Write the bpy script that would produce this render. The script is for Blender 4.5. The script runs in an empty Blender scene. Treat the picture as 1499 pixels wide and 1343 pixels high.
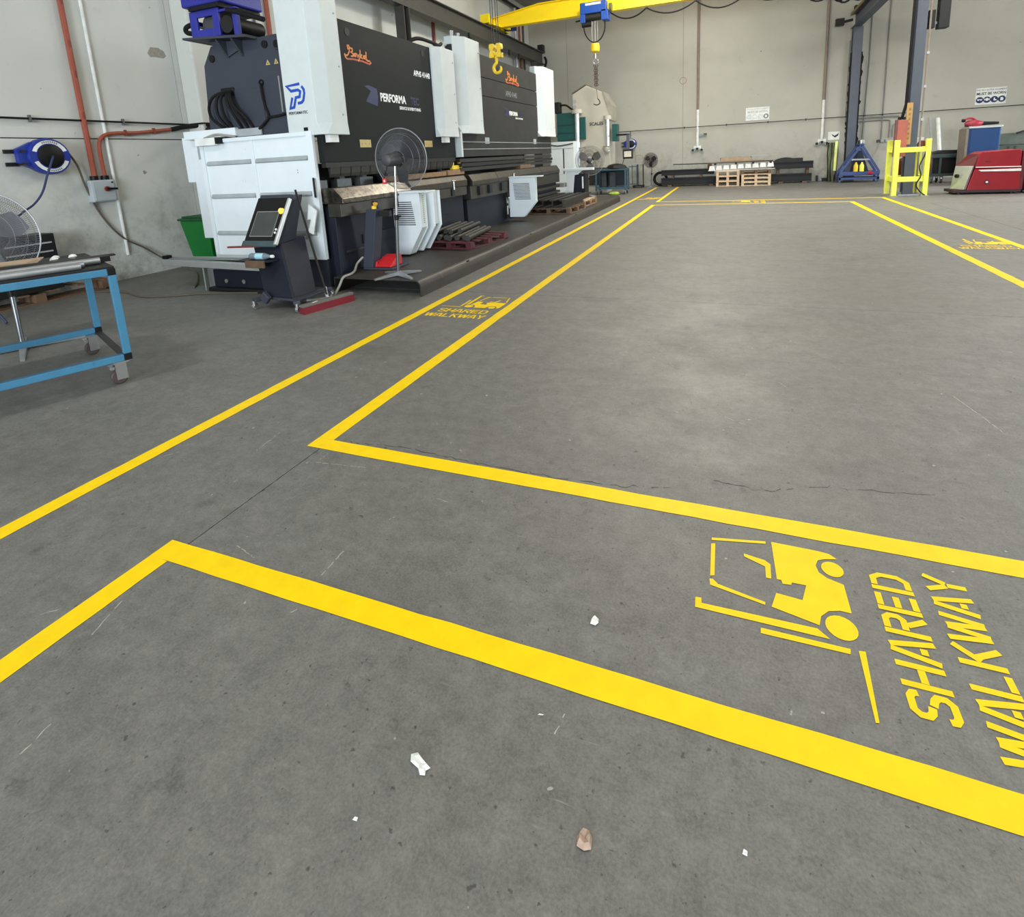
import bpy, bmesh, math, random
from mathutils import Vector, Matrix, Euler
random.seed(7)
PI = math.pi
sc = bpy.context.scene
COL = sc.collection
# ------------------------------------------------------------------ camera
F, CX, CY = 805.67, 749.5, 390.86            # focal length and optical centre (photo cropped below the lens axis)
yaw, pitch, roll = -0.390103, -0.195601, -0.053936
cy_, sy_, cp_, sp_ = math.cos(yaw), math.sin(yaw), math.cos(pitch), math.sin(pitch)
fw = Vector((sy_*cp_, cy_*cp_, sp_)); rt = Vector((cy_, -sy_, 0)); up = rt.cross(fw)
c_, s_ = math.cos(roll), math.sin(roll)
rt2 = rt*c_ + up*s_; up2 = -rt*s_ + up*c_
cam = bpy.data.cameras.new('camera'); cam_o = bpy.data.objects.new('camera', cam); COL.objects.link(cam_o)
M = Matrix.Identity(4)
for i in range(3):
    M[i][0] = rt2[i]; M[i][1] = up2[i]; M[i][2] = -fw[i]
M[0][3], M[1][3], M[2][3] = 0, 0, 1.5
cam_o.matrix_world = M
cam.sensor_fit = 'HORIZONTAL'; cam.sensor_width = 36
cam.lens = 36*F/1499
cam.shift_x = 0.0
cam.shift_y = -(671.5-CY)/1499
cam.clip_end = 200
sc.camera = cam_o
# ------------------------------------------------------------------ light
sc.view_settings.view_transform = 'Standard'; sc.view_settings.look = 'None'
sc.view_settings.gamma = 1.0; sc.view_settings.use_curve_mapping = False
sc.view_settings.exposure = 0.76
sc.cycles.use_denoising = True
sc.cycles.max_bounces = 6; sc.cycles.diffuse_bounces = 4; sc.cycles.glossy_bounces = 3
sc.cycles.sample_clamp_indirect = 6.0
w = bpy.data.worlds.new('world'); sc.world = w; w.use_nodes = True
bg = w.node_tree.nodes['Background']; bg.inputs[0].default_value = (0.80, 0.88, 1.0, 1); bg.inputs[1].default_value = 1.05
def area(name, loc, rot, sx, sy, power, col, spread=180):
    if power <= 0: return
    l = bpy.data.lights.new(name, 'AREA'); l.energy = power; l.color = col
    l.shape = 'RECTANGLE'; l.size = sx; l.size_y = sy; l.spread = math.radians(spread)
    o = bpy.data.objects.new(name, l); o.location = loc; o.rotation_euler = rot; COL.objects.link(o)
R_ = math.radians
WARM, COOL, NEUT = (1.0, 0.955, 0.86), (0.85, 0.945, 1.0), (1.0, 0.985, 0.94)
LIGHTS = [  # name, location, rotation, size, power, colour
 ('rear_door_daylight', (1.8, -13.8, 2.4), (R_(90), 0, 0), 9, 4.4, 1600, COOL),
 ('side_door_daylight', (13.8, 18.5, 2.4), (R_(90-28), 0, R_(105)), 5, 4.0, 750, COOL, 110),
 ('roof_light', (-2.5, 1.5, 7.4), (0, 0, 0), 1.0, 5, 25, NEUT),
 ('high_bay_lamp', (-5.4, -0.4, 6.8), (0, 0, 0), 0.45, 0.45, 95, NEUT),
 ('roof_light', (3.0, 2.0, 7.4), (0, 0, 0), 1.0, 5, 130, NEUT),
 ('roof_light', (8.0, 4.0, 7.4), (0, 0, 0), 1.0, 5, 230, NEUT),
 ('roof_light', (0.0, 14.5, 7.4), (0, 0, 0), 1.0, 5, 350, WARM),
 ('roof_light', (6.0, 14.5, 7.4), (0, 0, 0), 1.0, 5, 260, WARM),
 ('roof_light', (-1.5, 19.5, 7.4), (0, 0, 0), 1.0, 4, 190, WARM),
 ('roof_light', (8.0, 20.5, 7.4), (0, 0, 0), 1.0, 4, 50, WARM),
]
for l_ in LIGHTS: area(*l_)
pl = bpy.data.lights.new('girder_fill', 'POINT'); pl.energy = 260; pl.color = WARM; pl.shadow_soft_size = 0.2  # added fill light that brightens the crane girder, no lamp stands here
po = bpy.data.objects.new('girder_fill', pl); po.location = (-3.0, 14.5, 7.0); COL.objects.link(po)

# ------------------------------------------------------------------ materials
def srgb(r, g, b):
    f = lambda c: (c/255/12.92) if c/255 <= 0.04045 else ((c/255+0.055)/1.055)**2.4
    return (f(r), f(g), f(b), 1)
MATS = {}
def mat(name, col, rough=0.6, metal=0.0, var=0.12, scale=6.0, bump=0.0, bscale=60.0, dirt=None, dirt_amt=0.0, spec=0.5):
    if name in MATS: return MATS[name]
    m = bpy.data.materials.new(name); m.use_nodes = True
    nt = m.node_tree; N = nt.nodes; L = nt.links
    b = N['Principled BSDF']
    b.inputs['Roughness'].default_value = rough; b.inputs['Metallic'].default_value = metal
    b.inputs['Specular IOR Level'].default_value = spec
    tc = N.new('ShaderNodeTexCoord')
    no = N.new('ShaderNodeTexNoise'); no.inputs['Scale'].default_value = scale; no.inputs['Detail'].default_value = 5
    L.new(tc.outputs['Object'], no.inputs['Vector'])
    rp = N.new('ShaderNodeValToRGB'); L.new(no.outputs['Fac'], rp.inputs['Fac'])
    c = srgb(*col)
    rp.color_ramp.elements[0].position = 0.3; rp.color_ramp.elements[1].position = 0.7
    rp.color_ramp.elements[0].color = tuple(max(0, v*(1-var)) for v in c[:3])+(1,)
    rp.color_ramp.elements[1].color = tuple(min(1, v*(1+var)) for v in c[:3])+(1,)
    out = rp.outputs['Color']
    if dirt is not None:
        n2 = N.new('ShaderNodeTexNoise'); n2.inputs['Scale'].default_value = scale*2.3; n2.inputs['Detail'].default_value = 8; n2.inputs['Roughness'].default_value = 0.7
        L.new(tc.outputs['Object'], n2.inputs['Vector'])
        r2 = N.new('ShaderNodeValToRGB'); r2.color_ramp.elements[0].position = 0.62-dirt_amt; r2.color_ramp.elements[1].position = 0.72-dirt_amt*0.6
        L.new(n2.outputs['Fac'], r2.inputs['Fac'])
        mx = N.new('ShaderNodeMixRGB'); mx.inputs['Color2'].default_value = srgb(*dirt)
        L.new(r2.outputs['Color'], mx.inputs['Fac']); L.new(out, mx.inputs['Color1']); out = mx.outputs['Color']
    L.new(out, b.inputs['Base Color'])
    if bump > 0:
        n3 = N.new('ShaderNodeTexNoise'); n3.inputs['Scale'].default_value = bscale; n3.inputs['Detail'].default_value = 4
        L.new(tc.outputs['Object'], n3.inputs['Vector'])
        bp = N.new('ShaderNodeBump'); bp.inputs['Strength'].default_value = bump; bp.inputs['Distance'].default_value = 0.01
        L.new(n3.outputs['Fac'], bp.inputs['Height']); L.new(bp.outputs['Normal'], b.inputs['Normal'])
    MATS[name] = m
    return m
def emis(name, col, s):
    m = bpy.data.materials.new(name); m.use_nodes = True
    b = m.node_tree.nodes['Principled BSDF']; b.inputs['Base Color'].default_value = srgb(*col)
    b.inputs['Emission Color'].default_value = srgb(*col); b.inputs['Emission Strength'].default_value = s
    MATS[name] = m; return m

def concrete_floor():
    m = bpy.data.materials.new('floor_concrete'); m.use_nodes = True
    nt = m.node_tree; N = nt.nodes; L = nt.links; b = N['Principled BSDF']
    geo = N.new('ShaderNodeNewGeometry'); P = geo.outputs['Position']
    def noise(scale, detail=5, rough=0.5, vec=P, dist=0.0):
        n = N.new('ShaderNodeTexNoise'); n.inputs['Scale'].default_value = scale; n.inputs['Detail'].default_value = detail
        n.inputs['Roughness'].default_value = rough; n.inputs['Distortion'].default_value = dist
        L.new(vec, n.inputs['Vector']); return n.outputs['Fac']
    def ramp(fac, p0, c0, p1, c1):
        r = N.new('ShaderNodeValToRGB'); e = r.color_ramp.elements
        e[0].position = p0; e[0].color = c0; e[1].position = p1; e[1].color = c1
        L.new(fac, r.inputs['Fac']); return r.outputs['Color']
    def mix(fac, a, bb, mode='MIX'):
        x = N.new('ShaderNodeMixRGB'); x.blend_type = mode
        for s, v in ((0, fac), (1, a), (2, bb)):
            if hasattr(v, 'is_linked'): L.new(v, x.inputs[s])
            else: x.inputs[s].default_value = v
        return x.outputs['Color']
    def mapped(rot, scl):
        mp = N.new('ShaderNodeMapping'); mp.inputs['Rotation'].default_value = (0, 0, rot); mp.inputs['Scale'].default_value = scl
        L.new(P, mp.inputs['Vector']); return mp.outputs['Vector']
    W = (1, 1, 1, 1); B = (0, 0, 0, 1)
    base = ramp(noise(0.45, 6, 0.6), 0.3, srgb(119, 118, 112), 0.72, srgb(137, 136, 130))
    base = mix(0.55, base, ramp(noise(2.6, 8, 0.72, dist=0.2), 0.32, srgb(105, 104, 100), 0.7, srgb(144, 143, 137)))
    # trowel sweeps and tyre polish, stretched
    base = mix(0.30, base, ramp(noise(3.0, 7, 0.65, mapped(0.5, (1.0, 5.0, 1))), 0.35, srgb(96, 95, 92), 0.7, srgb(150, 149, 143)))
    base = mix(0.50, base, ramp(noise(38, 6, 0.78), 0.34, srgb(88, 87, 83), 0.70, srgb(156, 155, 150)))
    base = mix(0.45, base, ramp(noise(9.5, 7, 0.74, dist=0.25), 0.34, srgb(92, 91, 87), 0.68, srgb(156, 155, 149)))
    base = mix(ramp(noise(1.15, 7, 0.7, mapped(0.15, (1, 2.2, 1)), 0.5), 0.52, B, 0.72, (0.55, 0.55, 0.55, 1)), base, srgb(92, 91, 87))
    # warm stain patches
    base = mix(ramp(noise(0.33, 3, 0.5, mapped(1.1, (1, 1.4, 1))), 0.56, B, 0.75, (0.4, 0.4, 0.4, 1)), base, srgb(122, 113, 106))
    # dark oil blots and pits
    base = mix(ramp(noise(6.5, 5, 0.65), 0.62, B, 0.72, (0.6, 0.6, 0.6, 1)), base, srgb(62, 62, 60))
    base = mix(ramp(noise(26, 3, 0.6), 0.675, B, 0.72, (0.85, 0.85, 0.85, 1)), base, srgb(48, 48, 46))
    base = mix(ramp(noise(58, 2, 0.5), 0.70, B, 0.73, (0.8, 0.8, 0.8, 1)), base, srgb(46, 46, 44))
    base = mix(0.22, base, ramp(noise(120, 3, 0.7), 0.35, srgb(70, 70, 67), 0.65, srgb(170, 169, 163)))
    # pale scuffs: thin stretched streaks at two angles
    for rot, s in ((0.75, (3.2, 34, 1)), (-0.9, (3.6, 40, 1)), (1.9, (3.0, 30, 1))):
        msk = ramp(noise(1.0, 4, 0.6, mapped(rot, s)), 0.70, B, 0.76, (0.5, 0.5, 0.5, 1))
        gate = ramp(noise(0.8, 2, 0.5, mapped(rot, (1, 1, 1))), 0.52, B, 0.62, W)
        msk = mix(1.0, msk, gate, 'MULTIPLY')
        base = mix(msk, base, srgb(186, 184, 178))
    base = mix(ramp(noise(22, 2, 0.5, mapped(0.2, (1, 1, 1))), 0.755, B, 0.77, (0.8, 0.8, 0.8, 1)), base, srgb(196, 195, 190))
    base = mix(1.0, base, (0.70, 0.70, 0.695, 1), 'MULTIPLY')
    L.new(base, b.inputs['Base Color'])
    r = ramp(noise(1.6, 6, 0.6), 0.3, (0.46, 0.46, 0.46, 1), 0.7, (0.62, 0.62, 0.62, 1))
    L.new(r, b.inputs['Roughness'])
    b.inputs['Specular IOR Level'].default_value = 0.6
    bp = N.new('ShaderNodeBump'); bp.inputs['Strength'].default_value = 0.12; bp.inputs['Distance'].default_value = 0.004
    L.new(noise(55, 6, 0.7), bp.inputs['Height']); L.new(bp.outputs['Normal'], b.inputs['Normal'])
    return m
def wall_mat(name, col, col2, seed):
    m = bpy.data.materials.new(name); m.use_nodes = True
    nt = m.node_tree; N = nt.nodes; L = nt.links; b = N['Principled BSDF']; b.inputs['Roughness'].default_value = 0.75
    geo = N.new('ShaderNodeNewGeometry')
    mp = N.new('ShaderNodeMapping'); mp.inputs['Location'].default_value = (seed, seed*2, 0); L.new(geo.outputs['Position'], mp.inputs['Vector'])
    def noise(s, d, r=0.6):
        n = N.new('ShaderNodeTexNoise'); n.inputs['Scale'].default_value = s; n.inputs['Detail'].default_value = d; n.inputs['Roughness'].default_value = r
        L.new(mp.outputs['Vector'], n.inputs['Vector']); return n.outputs['Fac']
    def ramp(f, p0, c0, p1, c1):
        r = N.new('ShaderNodeValToRGB'); e = r.color_ramp.elements
        e[0].position = p0; e[0].color = c0; e[1].position = p1; e[1].color = c1; L.new(f, r.inputs['Fac']); return r.outputs['Color']
    def mix(f, a, c):
        x = N.new('ShaderNodeMixRGB'); L.new(f, x.inputs[0]); L.new(a, x.inputs[1]); x.inputs[2].default_value = c; return x.outputs['Color']
    base = ramp(noise(0.5, 6), 0.3, srgb(*col), 0.7, srgb(*col2))
    base = mix(ramp(noise(2.2, 9, 0.72), 0.60, (0, 0, 0, 1), 0.78, (0.32, 0.32, 0.32, 1)), base, srgb(120, 118, 110))
    base = mix(ramp(noise(9, 5, 0.6), 0.71, (0, 0, 0, 1), 0.76, (0.6, 0.6, 0.6, 1)), base, srgb(95, 93, 88))
    # scuffs and splashes thicken towards the floor
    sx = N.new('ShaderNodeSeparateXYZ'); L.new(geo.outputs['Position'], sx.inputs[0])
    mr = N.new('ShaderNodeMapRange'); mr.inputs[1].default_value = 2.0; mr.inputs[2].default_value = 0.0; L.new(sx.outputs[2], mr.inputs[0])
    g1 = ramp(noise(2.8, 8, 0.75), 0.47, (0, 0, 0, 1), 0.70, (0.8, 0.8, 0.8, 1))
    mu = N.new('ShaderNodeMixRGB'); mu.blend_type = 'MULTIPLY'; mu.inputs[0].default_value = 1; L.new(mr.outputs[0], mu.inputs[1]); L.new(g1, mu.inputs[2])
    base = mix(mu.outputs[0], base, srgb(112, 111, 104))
    base = mix(ramp(noise(4.3, 3, 0.5), 0.735, (0, 0, 0, 1), 0.755, (0.7, 0.7, 0.7, 1)), base, srgb(78, 76, 72))
    L.new(base, b.inputs['Base Color'])
    bp = N.new('ShaderNodeBump'); bp.inputs['Strength'].default_value = 0.15; bp.inputs['Distance'].default_value = 0.006
    L.new(noise(14, 6), bp.inputs['Height']); L.new(bp.outputs['Normal'], b.inputs['Normal'])
    MATS[name] = m; return m

FLOOR = concrete_floor()
WALL = wall_mat('painted_concrete_wall', (196, 198, 192), (206, 207, 201), 3.1)
WALLB = wall_mat('painted_back_wall', (168, 166, 156), (180, 178, 168), 9.4)
CEIL = mat('roof_sheet', (150, 148, 140), 0.7)
YEL = mat('floor_paint_yellow', (246, 207, 0), 0.5, var=0.05, scale=14, dirt=(200, 164, 12), dirt_amt=-0.10, bump=0.05, spec=0.25)
DARKJ = mat('joint_dark', (26, 26, 25), 0.9, spec=0.1)
RAM = mat('machine_charcoal', (28, 32, 32), 0.6, spec=0.15, var=0.06, scale=2)
RAM2 = mat('machine_charcoal_worn', (50, 50, 48), 0.6, spec=0.2, var=0.12, scale=3, dirt=(64, 64, 61), dirt_amt=0.02)
NAVY = mat('machine_navy', (25, 29, 40), 0.55, spec=0.25, var=0.15, scale=4)
FRAME = mat('side_frame_blue_grey', (56, 60, 70), 0.55, spec=0.3, var=0.06, scale=2)
WHITE = mat('powder_white', (220, 228, 232), 0.45, var=0.03, scale=3, dirt=(190, 196, 198), dirt_amt=-0.03)
COVER = mat('cover_light_grey', (200, 207, 207), 0.45, var=0.03)
RIB = mat('rib_grey', (158, 166, 168), 0.5)
BLACK = mat('black_plastic', (13, 13, 14), 0.5, spec=0.3)
RUBBER = mat('black_rubber', (16, 16, 17), 0.7, spec=0.25)
DSTEEL = mat('dark_steel', (44, 43, 40), 0.5, 0.3, var=0.25, scale=9, dirt=(68, 62, 55), dirt_amt=0.05)
BSTEEL = mat('black_steel', (22, 22, 23), 0.55, 0.2, var=0.2)
WORN = mat('worn_die_steel', (96, 90, 82), 0.3, 0.9, var=0.5, scale=9, dirt=(46, 38, 30), dirt_amt=0.12)
RAIL = mat('table_rail_steel', (66, 63, 58), 0.45, 0.5, var=0.25, scale=8, dirt=(58, 55, 50), dirt_amt=0.08)
CHROME = mat('bright_steel', (205, 206, 208), 0.22, 0.9, var=0.05)
GALV = mat('galvanised_steel', (165, 168, 170), 0.4, 0.7, var=0.12)
ALU = mat('aluminium', (196, 198, 198), 0.35, 0.6, var=0.06)
PLATE = mat('platform_steel', (58, 54, 50), 0.5, 0.3, var=0.22, scale=3, dirt=(78, 72, 66), dirt_amt=0.06)
ORANGE = mat('orange_conduit', (148, 72, 52), 0.5, var=0.1, scale=10)
REDP = mat('red_pipe', (120, 44, 36), 0.5)
PIPEW = mat('white_pipe', (220, 222, 218), 0.5)
PIPEB = mat('brown_grey_pipe', (128, 116, 104), 0.5)
BLUE = mat('reel_blue', (26, 50, 142), 0.4, var=0.08)
MOTORB = mat('motor_blue', (36, 42, 140), 0.45, var=0.08)
CARTB = mat('cart_blue', (60, 118, 150), 0.45, var=0.08, dirt=(40, 76, 104), dirt_amt=-0.01, scale=9)
CARTD = mat('trolley_teal', (48, 80, 96), 0.5, var=0.1)
CRANEY = mat('crane_yellow', (252, 220, 10), 0.45, var=0.03)
HOOKY = mat('hook_yellow', (232, 196, 40), 0.45, var=0.15, scale=20)
HOISTB = mat('hoist_blue', (26, 78, 168), 0.4)
BEAM = mat('runway_beam_grey', (66, 65, 61), 0.6, var=0.1)
COLG = mat('column_blue_grey', (76, 82, 94), 0.5, var=0.06)
LIME = mat('barrier_lime_yellow', (236, 240, 92), 0.45, var=0.06)
BEIGE = mat('press_beige', (186, 182, 168), 0.5, var=0.06, scale=2)
GREEN = mat('tank_green', (14, 76, 74), 0.45, var=0.06)
BING = mat('bin_green', (14, 112, 44), 0.45, var=0.06)
RED = mat('welder_red', (140, 12, 26), 0.28, var=0.08)
REDB = mat('bright_red', (186, 34, 38), 0.4)
BROOMR = mat('broom_bristle_red', (112, 14, 30), 0.8, bump=0.6, bscale=200)
CABB = mat('cabinet_blue', (8, 54, 104), 0.4, var=0.04)
WOOD = mat('pallet_wood', (142, 112, 80), 0.75, var=0.2, scale=10, bump=0.2)
WOODD = mat('old_wood_brown', (104, 80, 60), 0.75, var=0.25, scale=10, bump=0.2)
WOODR = mat('red_stained_wood', (78, 28, 34), 0.7, var=0.2, scale=10)
CARD = mat('kraft_card', (164, 142, 118), 0.8, var=0.15, scale=5)
PAPER = mat('paper_white', (226, 228, 224), 0.7)
INKB = mat('sign_blue', (24, 38, 92), 0.5)
INKK = mat('print_black', (36, 36, 38), 0.6)
INKG = mat('print_grey', (118, 122, 124), 0.6)
INKW = mat('print_white', (238, 240, 240), 0.5)
LOGOB = mat('logo_blue', (20, 70, 170), 0.45)
LOGOD = mat('logo_dark_blue', (28, 32, 84), 0.45)
LOGOO = mat('logo_orange', (214, 124, 44), 0.45)
LOGOR = mat('logo_red', (176, 70, 40), 0.45)
STICK = mat('warning_sticker_yellow', (186, 164, 104), 0.5)
ISOR = mat('isolator_orange', (170, 92, 74), 0.5)
TAN = mat('tan_sign', (184, 148, 92), 0.6)
GREYB = mat('grey_box', (168, 176, 180), 0.45, var=0.04)
PATCH = mat('bare_render_patch', (150, 146, 134), 0.9, var=0.15, scale=30)
CARGREY = mat('cable_grey', (150, 148, 140), 0.5)
HOSEBR = mat('hose_brown', (92, 84, 70), 0.6)
SCREEN = mat('dark_screen', (62, 66, 64), 0.15)
DGREEN = mat('dark_green_tarp', (64, 72, 62), 0.7, var=0.25)
CAGE = mat('fan_cage_wire', (96, 98, 102), 0.45, 0.4)
FANG = mat('fan_grey_plastic', (62, 63, 66), 0.5)
LEAF = mat('dry_leaf', (160, 136, 118), 0.7, var=0.25, scale=60)
STOP_GLOW = emis('yellow_stop_glow', (255, 190, 70), 0.6)  # glow put into the stop button's material, no lamp inside

# ------------------------------------------------------------------ mesh helpers
ORG = {}
class MB:
    def __init__(s): s.b = bmesh.new()
    def _hexa(s, v):
        vs = [s.b.verts.new(p) for p in v]
        for f in ((0, 3, 2, 1), (4, 5, 6, 7), (0, 1, 5, 4), (1, 2, 6, 5), (2, 3, 7, 6), (3, 0, 4, 7)):
            s.b.faces.new([vs[i] for i in f])
        return s
    def box(s, x0, x1, y0, y1, z0, z1):
        return s._hexa([(x0, y0, z0), (x1, y0, z0), (x1, y1, z0), (x0, y1, z0), (x0, y0, z1), (x1, y0, z1), (x1, y1, z1), (x0, y1, z1)])
    def hexa(s, bot, top): return s._hexa(list(bot)+list(top))
    def bar(s, p0, p1, w, h, upv=(0, 0, 1)):
        p0, p1 = Vector(p0), Vector(p1); d = (p1-p0).normalized(); u = Vector(upv)
        if abs(d.dot(u)) > 0.95: u = Vector((0, 1, 0))
        r = d.cross(u).normalized(); u = r.cross(d)
        q = lambda p: [p - r*w/2 - u*h/2, p + r*w/2 - u*h/2, p + r*w/2 + u*h/2, p - r*w/2 + u*h/2]
        return s._hexa(q(p0)+q(p1))
    def prism(s, poly, plane, a0, a1):
        mk = {'xz': lambda p, a: (p[0], a, p[1]), 'yz': lambda p, a: (a, p[0], p[1]), 'xy': lambda p, a: (p[0], p[1], a)}[plane]
        n = len(poly)
        v0 = [s.b.verts.new(mk(p, a0)) for p in poly]; v1 = [s.b.verts.new(mk(p, a1)) for p in poly]
        s.b.faces.new(v0); s.b.faces.new(v1[::-1])
        for i in range(n): s.b.faces.new((v0[i], v0[(i+1) % n], v1[(i+1) % n], v1[i]))
        return s
    def tube(s, pts, r, n=8, caps=True):
        pts = [Vector(p) for p in pts]; rings = []
        rr = r if isinstance(r, (list, tuple)) else [r]*len(pts)
        prev = None
        for i, p in enumerate(pts):
            d = (pts[min(i+1, len(pts)-1)] - pts[max(i-1, 0)])
            d = d.normalized() if d.length > 1e-9 else Vector((0, 0, 1))
            if prev is None:
                a = Vector((0, 0, 1)) if abs(d.z) < 0.9 else Vector((1, 0, 0))
                u = d.cross(a).normalized()
            else:
                u = prev - d*prev.dot(d)
                u = u.normalized() if u.length > 1e-6 else d.orthogonal().normalized()
            prev = u; v = d.cross(u)
            rings.append([s.b.verts.new(p + (u*math.cos(2*PI*k/n) + v*math.sin(2*PI*k/n))*rr[i]) for k in range(n)])
        for a, b in zip(rings, rings[1:]):
            for k in range(n): s.b.faces.new((a[k], a[(k+1) % n], b[(k+1) % n], b[k]))
        if caps: s.b.faces.new(rings[0][::-1]); s.b.faces.new(rings[-1])
        return s
    def cyl(s, p0, p1, r, n=16): return s.tube([p0, p1], r, n)
    def ring(s, c, ax, R, r, n=32, m=6):
        c, ax = Vector(c), Vector(ax).normalized(); u = ax.orthogonal().normalized(); v = ax.cross(u); rings = []
        for i in range(n):
            a = 2*PI*i/n; d = u*math.cos(a)+v*math.sin(a)
            rings.append([s.b.verts.new(c + d*(R+r*math.cos(2*PI*k/m)) + ax*r*math.sin(2*PI*k/m)) for k in range(m)])
        for i in range(n):
            a, b = rings[i], rings[(i+1) % n]
            for k in range(m): s.b.faces.new((a[k], b[k], b[(k+1) % m], a[(k+1) % m]))
        return s
    def lathe(s, c, ax, prof, n=24):
        c, ax = Vector(c), Vector(ax).normalized(); u = ax.orthogonal().normalized(); v = ax.cross(u); rings = []
        for r, h in prof:
            rings.append([s.b.verts.new(c + ax*h + (u*math.cos(2*PI*k/n)+v*math.sin(2*PI*k/n))*max(r, 1e-4)) for k in range(n)])
        for a, b in zip(rings, rings[1:]):
            for k in range(n): s.b.faces.new((a[k], a[(k+1) % n], b[(k+1) % n], b[k]))
        s.b.faces.new(rings[0][::-1]); s.b.faces.new(rings[-1]); return s
    def build(s, name, m, parent=None, bevel=0.0, smooth=False):
        o = Vector((0, 0, 0))
        if parent is not None: o = ORG.get(parent.name, o)
        bmesh.ops.recalc_face_normals(s.b, faces=s.b.faces[:])
        if o.length: bmesh.ops.translate(s.b, verts=s.b.verts[:], vec=-o)
        me = bpy.data.meshes.new(name); s.b.to_mesh(me); s.b.free()
        if isinstance(m, str): m = MATS[m]
        me.materials.append(m)
        ob = bpy.data.objects.new(name, me); COL.objects.link(ob)
        if parent is not None: ob.parent = parent; ORG[ob.name] = o.copy()
        if smooth:
            for p in me.polygons: p.use_smooth = True
            try: me.set_sharp_from_angle(angle=math.radians(40))
            except Exception: pass
        if bevel > 0:
            md = ob.modifiers.new('bevel', 'BEVEL'); md.width = bevel; md.segments = 2; md.limit_method = 'ANGLE'
        return ob
def tag(o, label, cat, group=None, kind=None):
    o['label'] = label; o['category'] = cat
    if group: o['group'] = group
    if kind: o['kind'] = kind
    return o
def thing(name, label, cat, loc=(0, 0, 0), group=None, rotz=0.0):
    o = bpy.data.objects.new(name, None); COL.objects.link(o); o.location = loc; o.empty_display_size = 0.1
    o.rotation_euler = (0, 0, rotz)
    ORG[o.name] = Vector(loc); return tag(o, label, cat, group)
def local(o): ORG[o.name] = Vector((0, 0, 0)); return o      # parts of this thing are given in its own frame
def struct(o): o['kind'] = 'structure'; return o
def copy_tree(src, loc, rotz=None, label=None, group=None):
    r = src.copy(); COL.objects.link(r); r.location = loc
    if rotz is not None: r.rotation_euler = (0, 0, rotz)
    if label: r['label'] = label
    if group: r['group'] = group
    def rec(a, pa):
        for ch in [q for q in COL.objects if q.parent is a]:
            c = ch.copy(); COL.objects.link(c); c.parent = pa; rec(ch, c)
    rec(src, r); return r
AX_PX = ((0, 1, 0), (0, 0, 1), (1, 0, 0))      # print on a face that looks towards +x
AX_MY = ((1, 0, 0), (0, 0, 1), (0, -1, 0))     # print on a face that looks towards -y
def text(s, size, m, parent, name, loc, ax, bold=0.0, sx=1.0, align='LEFT', shear=0.0):
    cu = bpy.data.curves.new('t', 'FONT'); cu.body = s; cu.size = size; cu.offset = bold; cu.align_x = align; cu.shear = shear
    cu.extrude = 0.0008; cu.resolution_u = 3
    to = bpy.data.objects.new('t', cu); COL.objects.link(to)
    dg = bpy.context.evaluated_depsgraph_get(); me = bpy.data.meshes.new_from_object(to.evaluated_get(dg))
    bpy.data.objects.remove(to); bpy.data.curves.remove(cu)
    me.name = name; T = Matrix.Identity(4)
    for i in range(3):
        for j in range(3): T[i][j] = ax[j][i]
    o0 = ORG.get(parent.name, Vector((0, 0, 0))) if parent else Vector((0, 0, 0))
    for i in range(3): T[i][3] = loc[i]-o0[i]
    me.transform(T @ Matrix.Diagonal((sx, 1, 1, 1)))
    me.materials.clear(); me.materials.append(m)
    ob = bpy.data.objects.new(name, me); COL.objects.link(ob); ob.parent = parent; return ob
def flat(polys, m, parent, name, loc, ax, th=0.0015):
    """flat print: polygons in (u,v) set on a face"""
    b = MB(); U, V, Wn = [Vector(a) for a in ax]; L0 = Vector(loc)
    for i, poly in enumerate(polys):
        vs = [b.b.verts.new(L0 + U*p[0] + V*p[1] + Wn*(th+.00012*(i % 7))) for p in poly]; b.b.faces.new(vs)
    return b.build(name, m, parent)
def stroke(pts, t, closed=False):
    """polyline -> mitred quads of width t that share their joint edges"""
    P = [Vector(p) for p in pts]; L, R = [], []
    for i, p in enumerate(P):
        d0 = (P[i]-P[i-1]).normalized() if i else None
        d1 = (P[i+1]-P[i]).normalized() if i < len(P)-1 else None
        d = ((d0 or d1)+(d1 or d0)).normalized() if (d0 or d1).dot(d1 or d0) > -0.95 else (d1 or d0)
        n = Vector((-d.y, d.x)); k = 1.0
        if d0 and d1: k = min(1.6, 1/max(0.3, n.dot(Vector((-d0.y, d0.x)))))
        L.append(p+n*t/2*k); R.append(p-n*t/2*k)
    return [[tuple(R[i]), tuple(R[i+1]), tuple(L[i+1]), tuple(L[i])] for i in range(len(P)-1)]
def disc(cx, cy, rx, ry, n=20, a0=0.0): return [(cx+rx*math.cos(2*PI*i/n+a0), cy+ry*math.sin(2*PI*i/n+a0)) for i in range(n)]
def smoothpath(pts, n=6):
    P = [Vector(p) for p in pts]; out = []
    for i in range(len(P)-1):
        p0, p1, p2, p3 = P[max(i-1, 0)], P[i], P[i+1], P[min(i+2, len(P)-1)]
        for k in range(n):
            t = k/n
            out.append(0.5*((2*p1)+(p2-p0)*t+(2*p0-5*p1+4*p2-p3)*t*t+(3*p1-p0-3*p2+p3)*t**3))
    out.append(P[-1]); return out
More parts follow.
